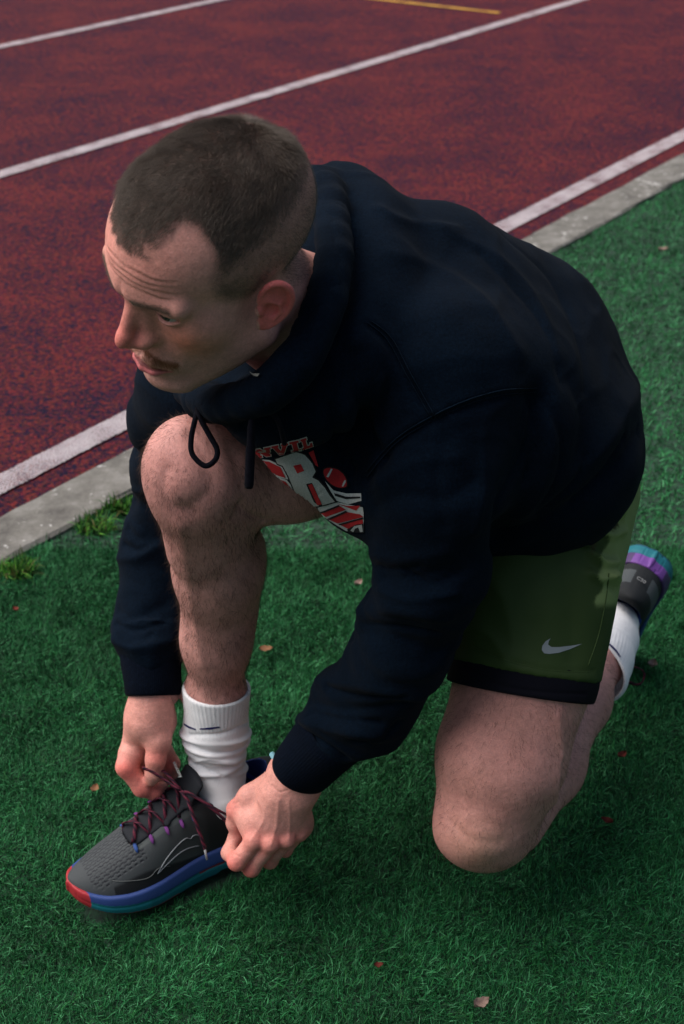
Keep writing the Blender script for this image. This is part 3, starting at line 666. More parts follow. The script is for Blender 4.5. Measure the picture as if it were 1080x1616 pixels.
# hair
M_hair = mat('hair_brown', (.10, .076, .060), .5, .3, noise=[(900, .5, 1.5)]); M_brow = mat('brow_hair', (.09, .06, .04), .5, .4); M_tache = mat('hair_ginger', (.21, .085, .028), .5, .4); M_body_hair = mat('hair_leg', (.045, .026, .018), .6, .2)
R = np.random.default_rng(11)
def hairs(n, wt, lenf, lean, kind, jit, rad):
    p, f = scatter(hV, hF, wt, n, R); fn = hN[hF[f, 0]]; l = w2h(p); whorl = np.array([1.5, -6.2, 9.0])
    fwd = np.tile(HR@nrm((.0, 1, .05)), (n, 1)); up = np.tile(HR@np.array([0, 0, 1.]), (n, 1))
    rad_ = (l-whorl)@HR.T; rad_ /= np.linalg.norm(rad_, axis=1)[:, None]
    if kind == 'top': t = tang(rad_*.8+fwd*.55, fn)
    else: t = tang(-up*.8-fwd*.55, fn)
    t /= np.maximum(np.linalg.norm(t, axis=1), 1e-6)[:, None]; t += .35*np.stack([vnoise(l, 1.1, k) for k in (20, 21, 22)], 1)
    Ln = lenf(l)*R.uniform(.7, 1.25, n)*(1-.4*np.clip((l[:, 1]-5)/2.5, 0, 1)); return strands(p, fn, t*lean[0]+fn*lean[1], Ln, 4, .12, R, jit)
wt_top = hs*edge**1.5*long_*(~earm)+1e-9; wt_side = hs*edge*(1-.75*long_)*(.8+.35*sideb)*(~earm)+1e-9
pts = hairs(46000, wt_top, lambda l: .004+.0055*np.clip((l[:, 2]-4.5)/3.5, 0, 1), (.9, .55), 'top', .16, .0)
p2 = hairs(26000, wt_side, lambda l: np.full(len(l), .0028), (.75, .6), 'side', .25, .0)
hair = curves('hair', None, np.concatenate([pts, p2]), np.r_[R.uniform(.00007, .00013, len(pts)), np.full(len(p2), .00006)], M_hair, person)
# eyebrows and moustache
def patch(cx, n, fn_w, dirl, Lr, m, name, rad, lean=(.9, .4)):
    wtv = fn_w(A)+1e-12; p, f = scatter(hV, hF, wtv, n, R); nn = hN[hF[f, 0]]; l = w2h(p); sg = np.sign(l[:, :1])
    d = np.c_[sg*dirl[0], np.full((n, 1), dirl[1]), np.full((n, 1), dirl[2])]@HR.T
    t = tang(d, nn); t /= np.linalg.norm(t, axis=1)[:, None]
    return curves(name, None, strands(p, nn, t*lean[0]+nn*lean[1], R.uniform(*Lr, n), 4, .15, R, .22), rad, m, person)
patch(0, 1900, lambda a: np.clip(1-np.abs(a[:, 2]-(1.3+.06*a[:, 0]-.05*(a[:, 0]-3)**2))/.5, 0, 1)*(a[:, 0] > 1.0)*(a[:, 0] < 4.5)*(a[:, 1] > 5), (1, 0, .15), (.0035, .006), M_brow, 'eyebrow', .00007, (.95, .16))
patch(0, 1900, lambda a: np.clip(1-np.abs(a[:, 2]-(-6.15-.22*a[:, 0]))/.6, 0, 1)*(a[:, 0] < 3.1)*(a[:, 1] > 6.8)*(1.0-.5*(a[:, 0] < .5)), (.7, .2, -.8), (.003, .0065), M_tache, 'moustache', .00007)
patch(0, 90, lambda a: (np.abs(a[:, 2]-.18) < .2)*(a[:, 0] > 1.9)*(a[:, 0] < 4.6)*(a[:, 1] > 7.3), (.3, 1, -.35), (.004, .006), M_brow, 'eyelashes', .00007, (.3, .9))
patch(0, 2600, lambda a: ((a[:, 2] < -5.6)*(a[:, 2] > -12)*(a[:, 1] > 1))*(1-lip)*np.clip((-5-a[:, 2])/2, 0, 1), (.2, .2, -1), (.0008, .0018), M_brow, 'stubble', .00004, (.6, .6))
# hair on shins, thighs and hands
wl_ = np.ones(len(lV)); q, zz = topx(lV); wl_ *= ((lV[:, 2] > .05) & (q[:, 1] > 640)); wl_ = wl_*(.35+np.clip(vnoise(lV, .02, 31)+.3, 0, 1)); wl_ *= np.where((q[:, 0] < 430), 1.5, .55)
p, f = scatter(lV, lF, wl_+1e-9, 32000, R); nn = lN[lF[f, 0]]; dn = tang(np.tile([0, .1, -1.], (len(p), 1)), nn); dn /= np.maximum(np.linalg.norm(dn, axis=1), .05)[:, None]
curves('body_hair', None, strands(p, nn, dn*.85+nn*.35, R.uniform(.006, .015, len(p)), 5, .08, R, .28), .0001, M_body_hair, person)
for V_, F_ in ((lhV, lhF), (rhV, rhF)):
    N_ = vert_normals(V_, F_); q, zz = topx(V_); wq = ((q[:, 1] < 1300) & (N_[:, 2] > -.2))*1.; p, f = scatter(V_, F_, wq+1e-9, 350, R); nn = N_[F_[f, 0]]
    dn = tang(np.tile([.3, .1, -1.], (len(p), 1)), nn); dn /= np.maximum(np.linalg.norm(dn, axis=1), .05)[:, None]
    curves('body_hair', None, strands(p, nn, dn*.9+nn*.25, R.uniform(.004, .008, len(p)), 4, .1, R, .35), .00003, M_body_hair, person)
# ------------------------------------------------------------------ hoodie
def cloth_mat(name, col, rib=None, **k):
    m = mat(name, col, k.get('rough', .95), k.get('spec', .05), bump=[(1500, .5, .0006), (260, .35, .0012), (30, .25, .004)], noise=[(1100, .55, 1.7), (350, .8, 1.25), (14, .85, 1.18)], sheen=k.get('sheen', .15))
    return m
M_hood = cloth_mat('navy_fleece', (.0014, .0043, .0095), sheen=.012); M_rib = cloth_mat('navy_rib', (.0015, .0032, .0075), sheen=.01); M_cord = cloth_mat('black_cord', (.004, .004, .007), sheen=.02)
V, F = sdf_mesh(hoodie, *bb(Lsh, Rsh, Lhip, Rhip, Lwr, Rwr, Rel, HO, m=.15), .0038, smooth=3)
W = V.copy(); N_ = vert_normals(V, F)
nz = .0030*vnoise(V*[1, 1, .6], .07, 40)+.0016*vnoise(V, .03, 41); nz += arm_wrinkle(V, [C(694, 700, 1.39), C(680, 900, 1.43), C(640, 1020, 1.50), C(572, 1118, 1.58), C(528, 1160, 1.61)], 3, .0042)+arm_wrinkle(V, [C(262, 660, 1.62), C(268, 740, 1.69), C(250, 880, 1.75), C(240, 985, 1.74), C(240, 1030, 1.72)], 5, .0035)
nz += .0011*np.clip(1-np.abs(vnoise(V*[1, 1, 1.6], .055, 44))*3, 0, 1)-.0004
V = V+N_*nz[:, None]
HF_ = [([(600, 330), (640, 350), (720, 362)], .008, .003), ([(615, 400), (680, 420), (760, 470), (820, 560)], .012, .003), ([(700, 365), (790, 410), (850, 480), (880, 560)], .010, .003),
  ([(800, 372), (870, 440), (915, 540), (930, 620)], .010, -.003), ([(760, 400), (850, 500), (890, 600)], .008, -.003), ([(580, 512), (612, 540), (645, 600), (682, 664)], .0045, -.0035), ([(590, 505), (622, 535), (655, 595), (690, 655)], .004, .0012),
  ([(846, 622), (790, 626), (735, 642), (682, 666), (625, 702), (580, 755)], .0045, -.0045), ([(846, 614), (790, 617), (735, 632), (680, 655), (620, 692), (574, 745)], .006, .0022),
  ([(846, 630), (835, 700), (800, 780), (785, 860)], .016, -.010), ([(868, 640), (868, 720), (835, 800)], .014, .005), ([(905, 600), (925, 660), (905, 740), (840, 800)], .018, -.006),
  ([(1000, 610), (960, 690), (900, 750), (820, 810)], .018, .007), ([(1010, 680), (960, 750), (880, 810), (800, 848)], .012, -.005),
  ([(600, 760), (650, 730), (720, 720)], .010, .004), ([(590, 800), (640, 780), (700, 790), (750, 760)], .010, -.004), ([(580, 870), (630, 880), (700, 870)], .010, .004), ([(575, 905), (640, 915), (715, 900)], .009, -.005),
  ([(560, 965), (620, 960), (700, 975)], .011, .005), ([(540, 1010), (600, 1000), (690, 1030)], .009, -.004), ([(505, 1075), (570, 1080), (660, 1100)], .011, .006), ([(478, 1105), (530, 1120), (590, 1120), (650, 1110)], .008, -.005), ([(475, 1135), (530, 1150), (600, 1160)], .010, .006),
  ([(470, 1150), (510, 1175), (545, 1200)], .006, -.006), ([(560, 560), (570, 640), (600, 720)], .010, -.006), ([(545, 650), (560, 720), (575, 790)], .012, .004), ([(200, 700), (225, 720), (255, 715)], .008, -.005), ([(185, 880), (215, 880), (245, 860)], .009, .005),
  ([(180, 960), (210, 975), (260, 955)], .009, -.004), ([(183, 1010), (215, 1022), (268, 1010)], .008, .006), ([(210, 790), (230, 800), (250, 790)], .008, -.004), ([(190, 820), (215, 850), (240, 850)], .008, -.004)]
HF_ += [([(640, 905), (680, 925), (730, 905)], .004, -.005), ([(600, 930), (650, 945), (720, 935)], .004, .004), ([(580, 890), (620, 900), (660, 895)], .0035, -.004), ([(570, 985), (630, 990), (690, 1000)], .004, -.004), ([(520, 1085), (580, 1100), (640, 1095)], .0035, -.0045),
  ([(490, 1125), (540, 1138), (600, 1140)], .0035, -.005), ([(560, 1170), (600, 1165), (630, 1140)], .004, -.004), ([(850, 640), (852, 700), (830, 760)], .005, -.005), ([(860, 632), (885, 690), (880, 750), (850, 800)], .005, -.004), ([(840, 650), (825, 720), (800, 770)], .005, .004),
  ([(925, 720), (900, 770), (850, 815)], .006, -.004), ([(985, 690), (950, 750), (905, 800)], .005, -.004), ([(700, 700), (690, 760), (700, 830)], .007, -.003), ([(760, 690), (765, 760), (750, 840)], .006, .003), ([(196, 860), (220, 868), (250, 850)], .0035, -.004), ([(182, 985), (215, 995), (262, 980)], .0035, -.004), ([(200, 770), (225, 775), (245, 765)], .0035, .003),
  ([(520, 640), (535, 700), (560, 740)], .005, -.005), ([(600, 600), (590, 650), (600, 690)], .005, .004)]
V = folds(V, F, HF_)
hoodT = bvh(V, F); hoodV, hoodF = V, F
o = mesh('hoodie', V, F, M_hood, person)
# gathers along the rolled hood edge are a ribbed roll of their own
def ringP(r0, rr, n=4, cl=True):
    return spline(r0, n, cl)
RV = []; rg = spline(HOODRING, 14, True); m_ = len(rg); cen = rg.mean(0)
for i in range(m_+1):
    p = rg[i % m_]; t = nrm(rg[(i+1) % m_]-rg[i-1 if i else m_-1]); a = nrm(p-cen-t*((p-cen)@t)); b_ = np.cross(t, a); cr = .0185+.0006*math.sin(i*1.1)+.0004*math.sin(i*2.7)
    for k in range(20):
        q = 2*math.pi*k/20; rr = cr*(1+.05*math.sin(3*q+i*.22)); RV.append(p+rr*(math.cos(q)*a*.9+math.sin(q)*b_))
RF = [(i*20+k, i*20+(k+1) % 20, (i+1)*20+(k+1) % 20, (i+1)*20+k) for i in range(m_) for k in range(20)]
mesh('hood_edge', RV, np.array(RF), M_hood, o)
def ribbed(name, a, b, ra, rb, depth, parent, n=220, flare=.0, seam=.004, sq=None):
    "knitted cuff: ribs along its length, rolled lip, hollow end"
    ax = nrm(b-a); e = nrm(np.cross(ax, [.3, .1, 1])); g = np.cross(ax, e); V = []; ts = [(-.02, 1.0), (.0, .97), (.04, 1.03), (.25, 1.02), (.5, 1.0), (.75, 1.0), (.95, .99), (1.0, .96), (1.01, .92), (.98, .88), (.7, .86)]
    for t, s in ts:
        r = (ra+(rb-ra)*t)*s
        for k in range(n):
            q = 2*math.pi*k/n; rr = r+(.0003*math.cos(q*n/3) if .0 < t < 1.0 and s > .95 else 0)+.0022*math.sin(2*q+1)+.0015*math.sin(3*q+t*4)
            V.append(a+(b-a)*t+rr*(math.cos(q)*e+math.sin(q)*g))
    F = [(i*n+k, i*n+(k+1) % n, (i+1)*n+(k+1) % n, (i+1)*n+k) for i in range(len(ts)-1) for k in range(n)]
    return mesh(name, V, np.array(F), M_rib, parent)
ribbed('cuff', C(534, 1154, 1.61), C(471, 1216, 1.652), .0425, .0365, .01, o)
ribbed('cuff', C(240, 1030, 1.722), C(240, 1097, 1.716), .0345, .0318, .01, o)
# drawstrings
cd = []
w_ = 1.335
cd.append(tube_geo(spline([C(318, 622, 1.345), C(313, 643, 1.345), C(308, 663, w_), C(302, 693, w_), C(304, 717, w_), C(323, 735, w_), C(339, 727, w_), C(343, 710, w_), C(331, 687, w_), C(318, 663, w_), C(312, 643, 1.337)], 6), .0027, 10))
d1 = tube_geo(spline([C(398, 645, 1.27), C(396, 700, 1.285), C(393, 770, 1.30)], 8), [.0030]*5+[.0036]*4+[.0044]*7+[.0036], 12)
d2 = tube_geo(spline([C(397, 650, 1.268), C(415, 643, 1.268), C(434, 657, 1.272), C(443, 675, 1.28), (C(449, 700, 1.30))], 6), .0026, 10)
for g in (cd[0], d1, d2): v, f = g; mesh('drawstring', v, f, M_cord, o)
# printed front
Mw = mat('print_white', (.42, .44, .44), .8, noise=[(700, .8, 1.15)]); Mr = mat('print_red', (.33, .012, .016), .8, noise=[(700, .8, 1.15)]); Mk = mat('print_black', (.006, .006, .008), .9); Mg = mat('print_grey', (.30, .32, .31), .8, noise=[(800, .8, 1.15)])
Z3 = lambda L_: [(280+x/3, 560+y/3) for x, y in L_]
def box(tl, tr, br, bl, L_): 
    tl, tr, br, bl = map(np.array, (tl, tr, br, bl)); return [tuple((tl*(1-u)+tr*u)*(1-v)+(bl*(1-u)+br*u)*v) for u, v in L_]
GL = dict(N=[(0, 0), (.36, 0), (.68, .55), (.68, .2), (.6, .2), (.6, 0), (1, 0), (1, .2), (.92, .2), (.92, 1), (.64, 1), (.32, .45), (.32, .8), (.4, .8), (.4, 1), (0, 1), (0, .8), (.08, .8), (.08, .2), (0, .2)],
          V=[(0, 0), (.42, 0), (.42, .2), (.36, .2), (.5, .62), (.64, .2), (.58, .2), (.58, 0), (1, 0), (1, .2), (.92, .2), (.62, 1), (.38, 1), (.08, .2), (0, .2)],
          I=[(.1, 0), (.9, 0), (.9, .2), (.7, .2), (.7, .8), (.9, .8), (.9, 1), (.1, 1), (.1, .8), (.3, .8), (.3, .2), (.1, .2)],
          L=[(0, 0), (.6, 0), (.6, .2), (.48, .2), (.48, .78), (.75, .78), (.78, .6), (1, .6), (1, 1), (0, 1), (0, .8), (.12, .8), (.12, .2), (0, .2)],
          E=[(0, 0), (1, 0), (1, .35), (.8, .35), (.8, .2), (.45, .2), (.45, .4), (.6, .4), (.6, .6), (.45, .6), (.45, .8), (.8, .8), (.8, .65), (1, .65), (1, 1), (0, 1)])
BX = dict(E=((288, 420), (355, 452), (365, 495), (310, 460)), N=((364, 447), (442, 432), (452, 476), (374, 488)), V=((446, 430), (524, 414), (534, 464), (456, 476)), I=((524, 412), (580, 400), (594, 450), (536, 462)), L=((582, 398), (630, 383), (642, 430), (596, 446)))
def grow(P, k):
    P = np.array(P); a = sum(P[i][0]*P[(i+1) % len(P)][1]-P[(i+1) % len(P)][0]*P[i][1] for i in range(len(P))); out = []
    for i in range(len(P)):
        e1 = nrm(P[i]-P[i-1]); e2 = nrm(P[(i+1) % len(P)]-P[i]); n1_ = np.array([e1[1], -e1[0]]); n2_ = np.array([e2[1], -e2[0]]); q = n1_+n2_; q = q/max(q@q/2, .5)
        out.append(tuple(P[i]+q*k*(1 if a > 0 else -1)))
    return out
let = {k: box(*BX[k], GL[k]) for k in BX}
rb = [(470, 490), (565, 455), (605, 472), (640, 510), (656, 548), (640, 575), (668, 590), (700, 625), (722, 660), (748, 690), (690, 706), (640, 600), (612, 606), (650, 690), (676, 710), (640, 713), (600, 692), (560, 640), (530, 570), (505, 522), (480, 512)]
ball = [(750+68*math.cos(t)*math.cos(.62)-36*math.sin(t)*abs(math.sin(t))**.3*math.sin(.62), 578+68*math.cos(t)*math.sin(.62)+36*math.sin(t)*abs(math.sin(t))**.3*math.cos(.62)) for t in np.linspace(0, 2*math.pi, 24, endpoint=False)]
white = [grow(let[k], 3.2) for k in let]+[[(362, 490), (440, 497), (500, 525), (528, 588), (478, 578), (436, 552), (395, 522)], [(455, 570), (520, 590), (560, 640), (598, 690), (575, 680), (520, 632)],
  [(648, 728), (752, 696), (884, 742), (886, 840), (800, 832), (720, 782)], [(700, 596), (740, 640), (800, 655), (872, 655), (874, 690), (810, 706), (756, 690), (724, 640)], [(740, 690), (800, 705), (880, 720), (884, 745), (760, 720)]]
red = [let[k] for k in let]+[[(366, 496), (438, 503), (492, 530), (516, 580), (476, 568), (440, 545), (402, 520)], [(468, 580), (515, 597), (548, 640), (520, 625)], [(622, 462), (645, 450), (668, 528), (655, 520)],
  [(680, 745), (770, 712), (800, 730), (705, 765)], [(720, 776), (800, 740), (868, 752), (884, 765), (760, 795)], [(770, 800), (880, 772), (884, 795), (820, 825)], [(755, 700), (800, 712), (870, 712), (850, 735)]]
black = [grow(rb, 7), grow(ball, 6), [(668, 746), (765, 706), (772, 712), (676, 752)], [(712, 772), (800, 734), (808, 740), (722, 778)], [(765, 797), (884, 766), (884, 774), (772, 803)], [(742, 650), (800, 668), (870, 670), (872, 678), (800, 680), (748, 664)], [(806, 822), (850, 800), (886, 796), (886, 840), (815, 836)]]
grey = [rb, [(824, 826), (842, 806), (880, 800), (884, 834), (870, 834), (862, 812), (846, 818), (838, 834)]]
redtop = [ball, [(553, 520), (588, 512), (604, 544), (572, 556)], [(622, 610), (640, 604), (688, 700), (668, 705)]]
wt2 = [[(706, 570), (724, 534), (732, 537), (714, 574)], [(780, 616), (796, 588), (804, 592), (788, 620)]]
lay = []
for P_, of, mm in ((white, .0006, Mw), (red, .0010, Mr), (black, .0013, Mk), (grey, .0017, Mg), (redtop, .0021, Mr), (wt2, .0025, Mw)):
    lay.append((decal(None, [Z3(q) for q in P_], hoodT, of, None, None, 2.), mm))
v, f = join_geo([a_[0] for a_ in lay]); cp = mesh('chest_print', v, f, None, o, smooth=False); mi = []
for k, (g_, mm) in enumerate(lay): cp.data.materials.append(mm); mi += [k]*len(g_[1])
cp.data.polygons.foreach_set('material_index', mi)

# stitched seams lying on the cloth
def seam(name, L_, tree, r, m, parent, lift=.0004):
    P = []
    for q in spline([np.array(a_, float) for a_ in L_], 8):
        h, n_ = hit(tree, *q)
        if h is not None and (not P or np.linalg.norm(h-P[-1]) < .05): P.append(h+n_*lift)
    if len(P) > 3: v, f = tube_geo(P, r, 6, .6); mesh(name, v, f, m, parent)
M_seam = cloth_mat('navy_thread_seam', (.003, .008, .016), sheen=.02)
for L_ in ([(580, 509), (612, 537), (645, 597), (682, 661)], [(587, 507), (619, 535), (652, 595), (688, 658)], [(846, 619), (790, 623), (735, 639), (682, 663), (625, 699), (580, 752)], [(846, 612), (790, 616), (735, 632), (682, 656), (625, 692), (578, 744)]):
    seam('seam', L_, hoodT, .0008, M_seam, o)
# ------------------------------------------------------------------ shorts, liner, socks
M_short = mat('olive_nylon', (.5, .5, .5), .6, .15, vcol=True, bump=[(2200, .35, .0003), (60, .2, .002)])
M_liner = mat('black_jersey', (.005, .005, .009), .85, .1, bump=[(1500, .4, .0004)])
tax = nrm(Lhip-Lkn); hem0 = C(840, 1060, 1.60); hemn = nrm(tax+np.array([-.04, .0, .0]))
thigh = lambda p: chain(p, [Lkn, C(792, 1190, 1.60), C(828, 1060, 1.60), Lhip], [.060, .066, .069, .082], .04)
def shorts_f(p):
    s = shorts(p); d = smax(s, -((p-hem0.astype(f32))@hemn.astype(f32)), .004)
    inner = smax(s+.008, ((p-hem0.astype(f32))@hemn.astype(f32))-.06, .01)
    return smax(d, -inner, .002)
V, F = sdf_mesh(shorts_f, *bb(Lhip, Rhip, hem0, C(900, 700, 1.75), m=.17), .0032, smooth=2)
N_ = vert_normals(V, F); q, zz = topx(V); nz = .0025*vnoise(V*[1, 1, .45], .05, 50)+.0008*vnoise(V, .02, 51); V = V+N_*nz[:, None]
V = folds(V, F, [([(925, 870), (950, 888), (972, 886)], .005, .008), ([(930, 905), (950, 915), (970, 905)], .004, .006), ([(940, 830), (960, 845), (980, 838)], .005, .007), ([(950, 795), (970, 805), (988, 795)], .005, .006), ([(935, 880), (950, 905), (975, 915)], .006, .005), ([(925, 790), (945, 815), (975, 812)], .006, .005), ([(930, 850), (950, 870), (968, 880)], .006, -.004), ([(960, 770), (975, 800), (985, 840)], .006, .004), ([(945, 895), (960, 920), (972, 930)], .005, -.004),
  ([(760, 880), (800, 960), (810, 1030)], .014, .003), ([(880, 880), (900, 950), (905, 1040)], .014, -.003), ([(735, 985), (770, 1000), (800, 1040)], .008, .003), ([(742, 1018), (800, 1040), (870, 1057), (938, 1058)], .0018, -.0012), ([(925, 830), (935, 780), (960, 740)], .003, -.0015)])
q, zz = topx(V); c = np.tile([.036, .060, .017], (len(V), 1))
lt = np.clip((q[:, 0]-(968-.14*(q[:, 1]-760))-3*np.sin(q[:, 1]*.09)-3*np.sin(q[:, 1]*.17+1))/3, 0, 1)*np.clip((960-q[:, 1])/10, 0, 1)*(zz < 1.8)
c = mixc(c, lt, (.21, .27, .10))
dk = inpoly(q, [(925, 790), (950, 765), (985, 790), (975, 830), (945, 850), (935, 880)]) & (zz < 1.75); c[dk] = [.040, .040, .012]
c *= (1+.10*vnoise(V, .05, 55))[:, None]
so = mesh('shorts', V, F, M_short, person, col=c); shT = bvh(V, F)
sw = [(869, 1007), (861, 1012), (856, 1019), (855, 1026), (859, 1031), (867, 1032), (882, 1030), (900, 1024), (918, 1016), (900, 1019), (882, 1021), (870, 1021), (865, 1017), (866, 1012)]
M_st = mat('olive_thread', (.05, .085, .02), .7)
seam('seam', [(746, 1020), (800, 1042), (870, 1058), (930, 1060)], shT, .0005, M_st, so)
seam('seam', [(928, 1050), (945, 1000), (956, 945), (961, 905)], shT, .0007, M_st, so)
decal('curved_tick', [sw], shT, .0008, mat('reflective_grey', (.26, .28, .29), .5, .4), so, 3.)
lin0 = C(835, 1094, 1.60); linn = hemn
def liner_f(p):
    t = thigh(p); d = np.abs(t-.003)-.0035
    x = (p-lin0.astype(f32))@linn.astype(f32); return smax(smax(d, -x, .002), x-.06, .004)
V, F = sdf_mesh(liner_f, *bb(lin0, hem0, m=.13), .0022, smooth=1, band=.012)
V = folds(V, F, [([(735, 1052), (780, 1078), (850, 1092), (925, 1095)], .0015, -.0012)])
mesh('shorts_liner', V, F, M_liner, person)
M_sock = mat('white_sock', (.5, .5, .5), .95, .1, vcol=True, bump=[(1300, .5, .0006), (90, .3, .002)], sheen=.2)
def sock_mesh(pts, rs, name, v, rings, topn, fold_):
    pts = [np.asarray(q) for q in pts]; ax = nrm(pts[-1]-pts[0]); e = nrm(np.cross(ax, [.2, 1, .1])); g = np.cross(ax, e)
    a0 = pts[-1].astype(f32)
    def fn(p):
        d = chain(p, pts, rs, .015); q = p-pts[0].astype(f32); th = np.arctan2(q@g.astype(f32), q@e.astype(f32)); h = q@ax.astype(f32)
        for (h0, w0, am, ph, sl) in rings:
            hh = (h-h0-sl*np.sin(th+ph))/w0; d = d-am*np.exp(-hh*hh)*(.65+.35*np.sin(th*2+ph*3))
        rb_ = np.clip((h-h.min()*0-rings[0][0])*50, 0, 1); d = d-.00025*np.cos(th*46)*rb_
        x = (p-a0)@topn.astype(f32); d = smax(d, x, .003); inner = smax(chain(p, pts, [r-.0045 for r in rs], .015), -(x+.02), .002)
        return smax(d, -inner, .001)
    V, F = sdf_mesh(fn, *bb(*pts, m=.075), v, smooth=1); c = np.tile([.74, .74, .76], (len(V), 1)); c *= (1+.06*vnoise(V, .012, 60))[:, None]
    V = folds(V, F, fold_)
    q, zz = topx(V); return V, F, c, q, zz, bvh(V, F)
sp = [C(352, 1262, 1.76), C(345, 1215, 1.765), C(341, 1155, 1.745), C(342, 1084, 1.716)]
V, F, c, q, zz, T = sock_mesh(sp, [.028, .031, .0375, .042], 'sock', .0012,
   [(.088, .0035, .0042, .5, .003), (.076, .004, .0036, 2., .004), (.062, .004, .0045, 1., .005), (.050, .004, .003, 3., .004), (.038, .0035, .003, 0., .006)], nrm(np.array([.06, .05, 1.])),
   [([(293, 1172), (330, 1188), (370, 1186), (394, 1176)], .003, -.0025), ([(288, 1195), (320, 1210), (350, 1225)], .003, -.0018), ([(392, 1140), (350, 1158), (300, 1160)], .003, -.002), ([(300, 1205), (330, 1198), (380, 1208)], .003, .0015)])
s1 = mesh('sock', V, F, M_sock, person, col=c)
Mn = mat('navy_thread', (.015, .015, .09), .9)
decal('sock_stripe', [[(291, 1141), (300, 1146), (310, 1150), (310, 1152), (299, 1149), (291, 1144)], [(316, 1149), (346, 1146), (348, 1148), (332, 1151), (316, 1151)]], T, .0008, Mn, s1, 2.)
# kneeling-foot sock
sp = [C(972, 985, 2.03), C(966, 1010, 2.005), C(957, 1040, 1.97), C(950, 1068, 1.945)]
V, F, c, q, zz, T = sock_mesh(sp, [.033, .034, .035, .037], 'sock', .0014, [(.05, .004, .0012, .5, .003), (.03, .005, .001, 2., .004)], nrm(sp[-1]-sp[-2]+np.array([-.035, -.02, .03])), [])
s2 = mesh('sock', V, F, M_sock, person, col=c)
decal('sock_stripe', [[(957, 1012), (965, 1018), (973, 1026), (980, 1037), (978, 1037), (971, 1028), (963, 1020), (957, 1014)]], T, .0008, Mn, s2, 2.)
# ------------------------------------------------------------------ running shoes (local centimetres: x heel->toe, y towards the inner side, z up)
XS = [0, .3, 1, 2, 4, 7, 10, 13, 16, 19, 21.5, 24, 26, 27.4, 28.2, 28.5]
HM = [0, 1.4, 2.5, 3.2, 3.8, 3.75, 3.55, 3.65, 4.3, 5.0, 5.1, 4.7, 3.8, 2.6, 1.4, 0]
HL_ = [0, 1.4, 2.5, 3.2, 3.8, 3.9, 4.0, 4.4, 4.9, 5.1, 4.9, 4.2, 3.2, 2.1, 1.1, 0]
dn_ = np.linspace(0, 28.5, 400)
ZB = ([0, 1.5, 4, 8, 15, 19, 22, 25, 27, 28.5], [1.1, .5, .1, .25, .1, .15, .5, 1.1, 1.8, 2.7])
ZS = ([0, 3, 8, 13, 18, 22, 25, 27, 28.5], [5.0, 4.6, 4.1, 3.7, 3.3, 3.2, 3.4, 3.8, 4.3])
HT = ([0, 1, 3, 5, 7, 9, 11, 13, 15, 17, 19, 22, 25, 27, 28.5], [12.0, 12.2, 11.9, 11.5, 11.4, 11.6, 12.2, 12.2, 11.0, 9.9, 8.7, 7.3, 6.1, 5.3, 4.6])
def smf(x, t): return (np.interp(x-.5, *t)+np.interp(x, *t)+np.interp(x+.5, *t))/3
def hwid(q, grow_=0.):
    x = np.clip(q[:, 0], 0, 28.5); av = lambda T_: sum(np.interp(np.clip(x+o_*np.clip((28.5-x)/2, 0, 1)*np.clip(x/2, 0, 1), 0, 28.5), XS, T_) for o_ in (-1.2, -.6, 0, .6, 1.2))/5; m_ = av(HM); l_ = av(HL_); return np.where(q[:, 1] > 0, m_, l_)+grow_
def upper_f(q):
    x = q[:, 0]; zs = smf(x, ZS)-.4; H = smf(x, HT); hw = np.maximum(hwid(q), .25); t = np.clip((q[:, 2]-zs)/(H-zs), -.3, None)
    ex = np.interp(x, [0, 8, 13, 18, 28], [5.5, 5.0, 3.2, 2.5, 2.3]); lean = 1-np.interp(x, [0, 9, 13], [.05, .05, .17])*np.clip(t, 0, 1)
    k = (np.abs(q[:, 1])/(hw*lean))**2.5+np.maximum(t, 0)**ex; d = (k**.4-1)*np.minimum(hw, 3.)
    d = smax(d, x-28.4, .3); d = smax(d, -x+.25-.25*np.clip(t, 0, 1), .6); d = smax(d, zs-q[:, 2], .2)
    # collar opening and throat
    op = smax(ell(q, (6.9, 0, 11.), (5.3, 2.95, 9.)), 5.2-q[:, 2], .6)
    d = smax(d, -op, .35)
    tz = smf(x, HT)-1.3; th = smax(smax(np.abs(q[:, 1]+.0)-np.interp(x, [11, 20.5], [2.1, 1.3]), x-20.6, .5), tz-q[:, 2], .3); th = smax(th, 9-x, .3)
    d = smax(d, -th, .35)
    ho = (np.abs(((x+.35*np.round(q[:, 1]/.42)) % .75)-.375) < .2) & (np.abs(((q[:, 1]) % .42)-.21) < .11) & (x > 19.4) & (x < 26.3) & (np.abs(q[:, 1]) < 3.6) & (q[:, 2] > zs+1.2)
    return d+.05*ho
def mid_f(q):
    x = q[:, 0]; zb = smf(x, ZB); zs = smf(x, ZS)+.25; hw = np.maximum(hwid(q, .32), .3); zm = (q[:, 2]-zb)/(zs-zb)
    hw = hw+.28*np.sin(np.clip(zm, 0, 1)*3.1)-.12*np.exp(-((zm-.46)/.06)**2)
    d = np.abs(q[:, 1])-hw; d = smax(d, -x-.3-.5*zm*(1-zm), .9); d = smax(d, x-28.8, .9)
    d = smax(d, q[:, 2]-zs, .3); d = smax(d, zb-q[:, 2], .35)
    d = smax(d, -cap(q, (9.5, -8, -.4), (9.5, 8, -.4), 1.1), .4)                    # arch hollow
    d = smax(d, -cap(q, (.2, -8, .4), (.2, 8, .4), .5), .3)
    return d
def tongue_f(q):
    P = [(20.2, 0, 7.9), (16, 0, 9.7), (13, 0, 11.4), (11.3, 0, 13.6)]; d = None
    for a, b, r in zip(P[:-1], P[1:], (.5, .55, .6)):
        m_ = q*np.array([1, .24, 1], f32); e = cap(m_, a, b, r); d = e if d is None else smin(d, e, .4)
    return d
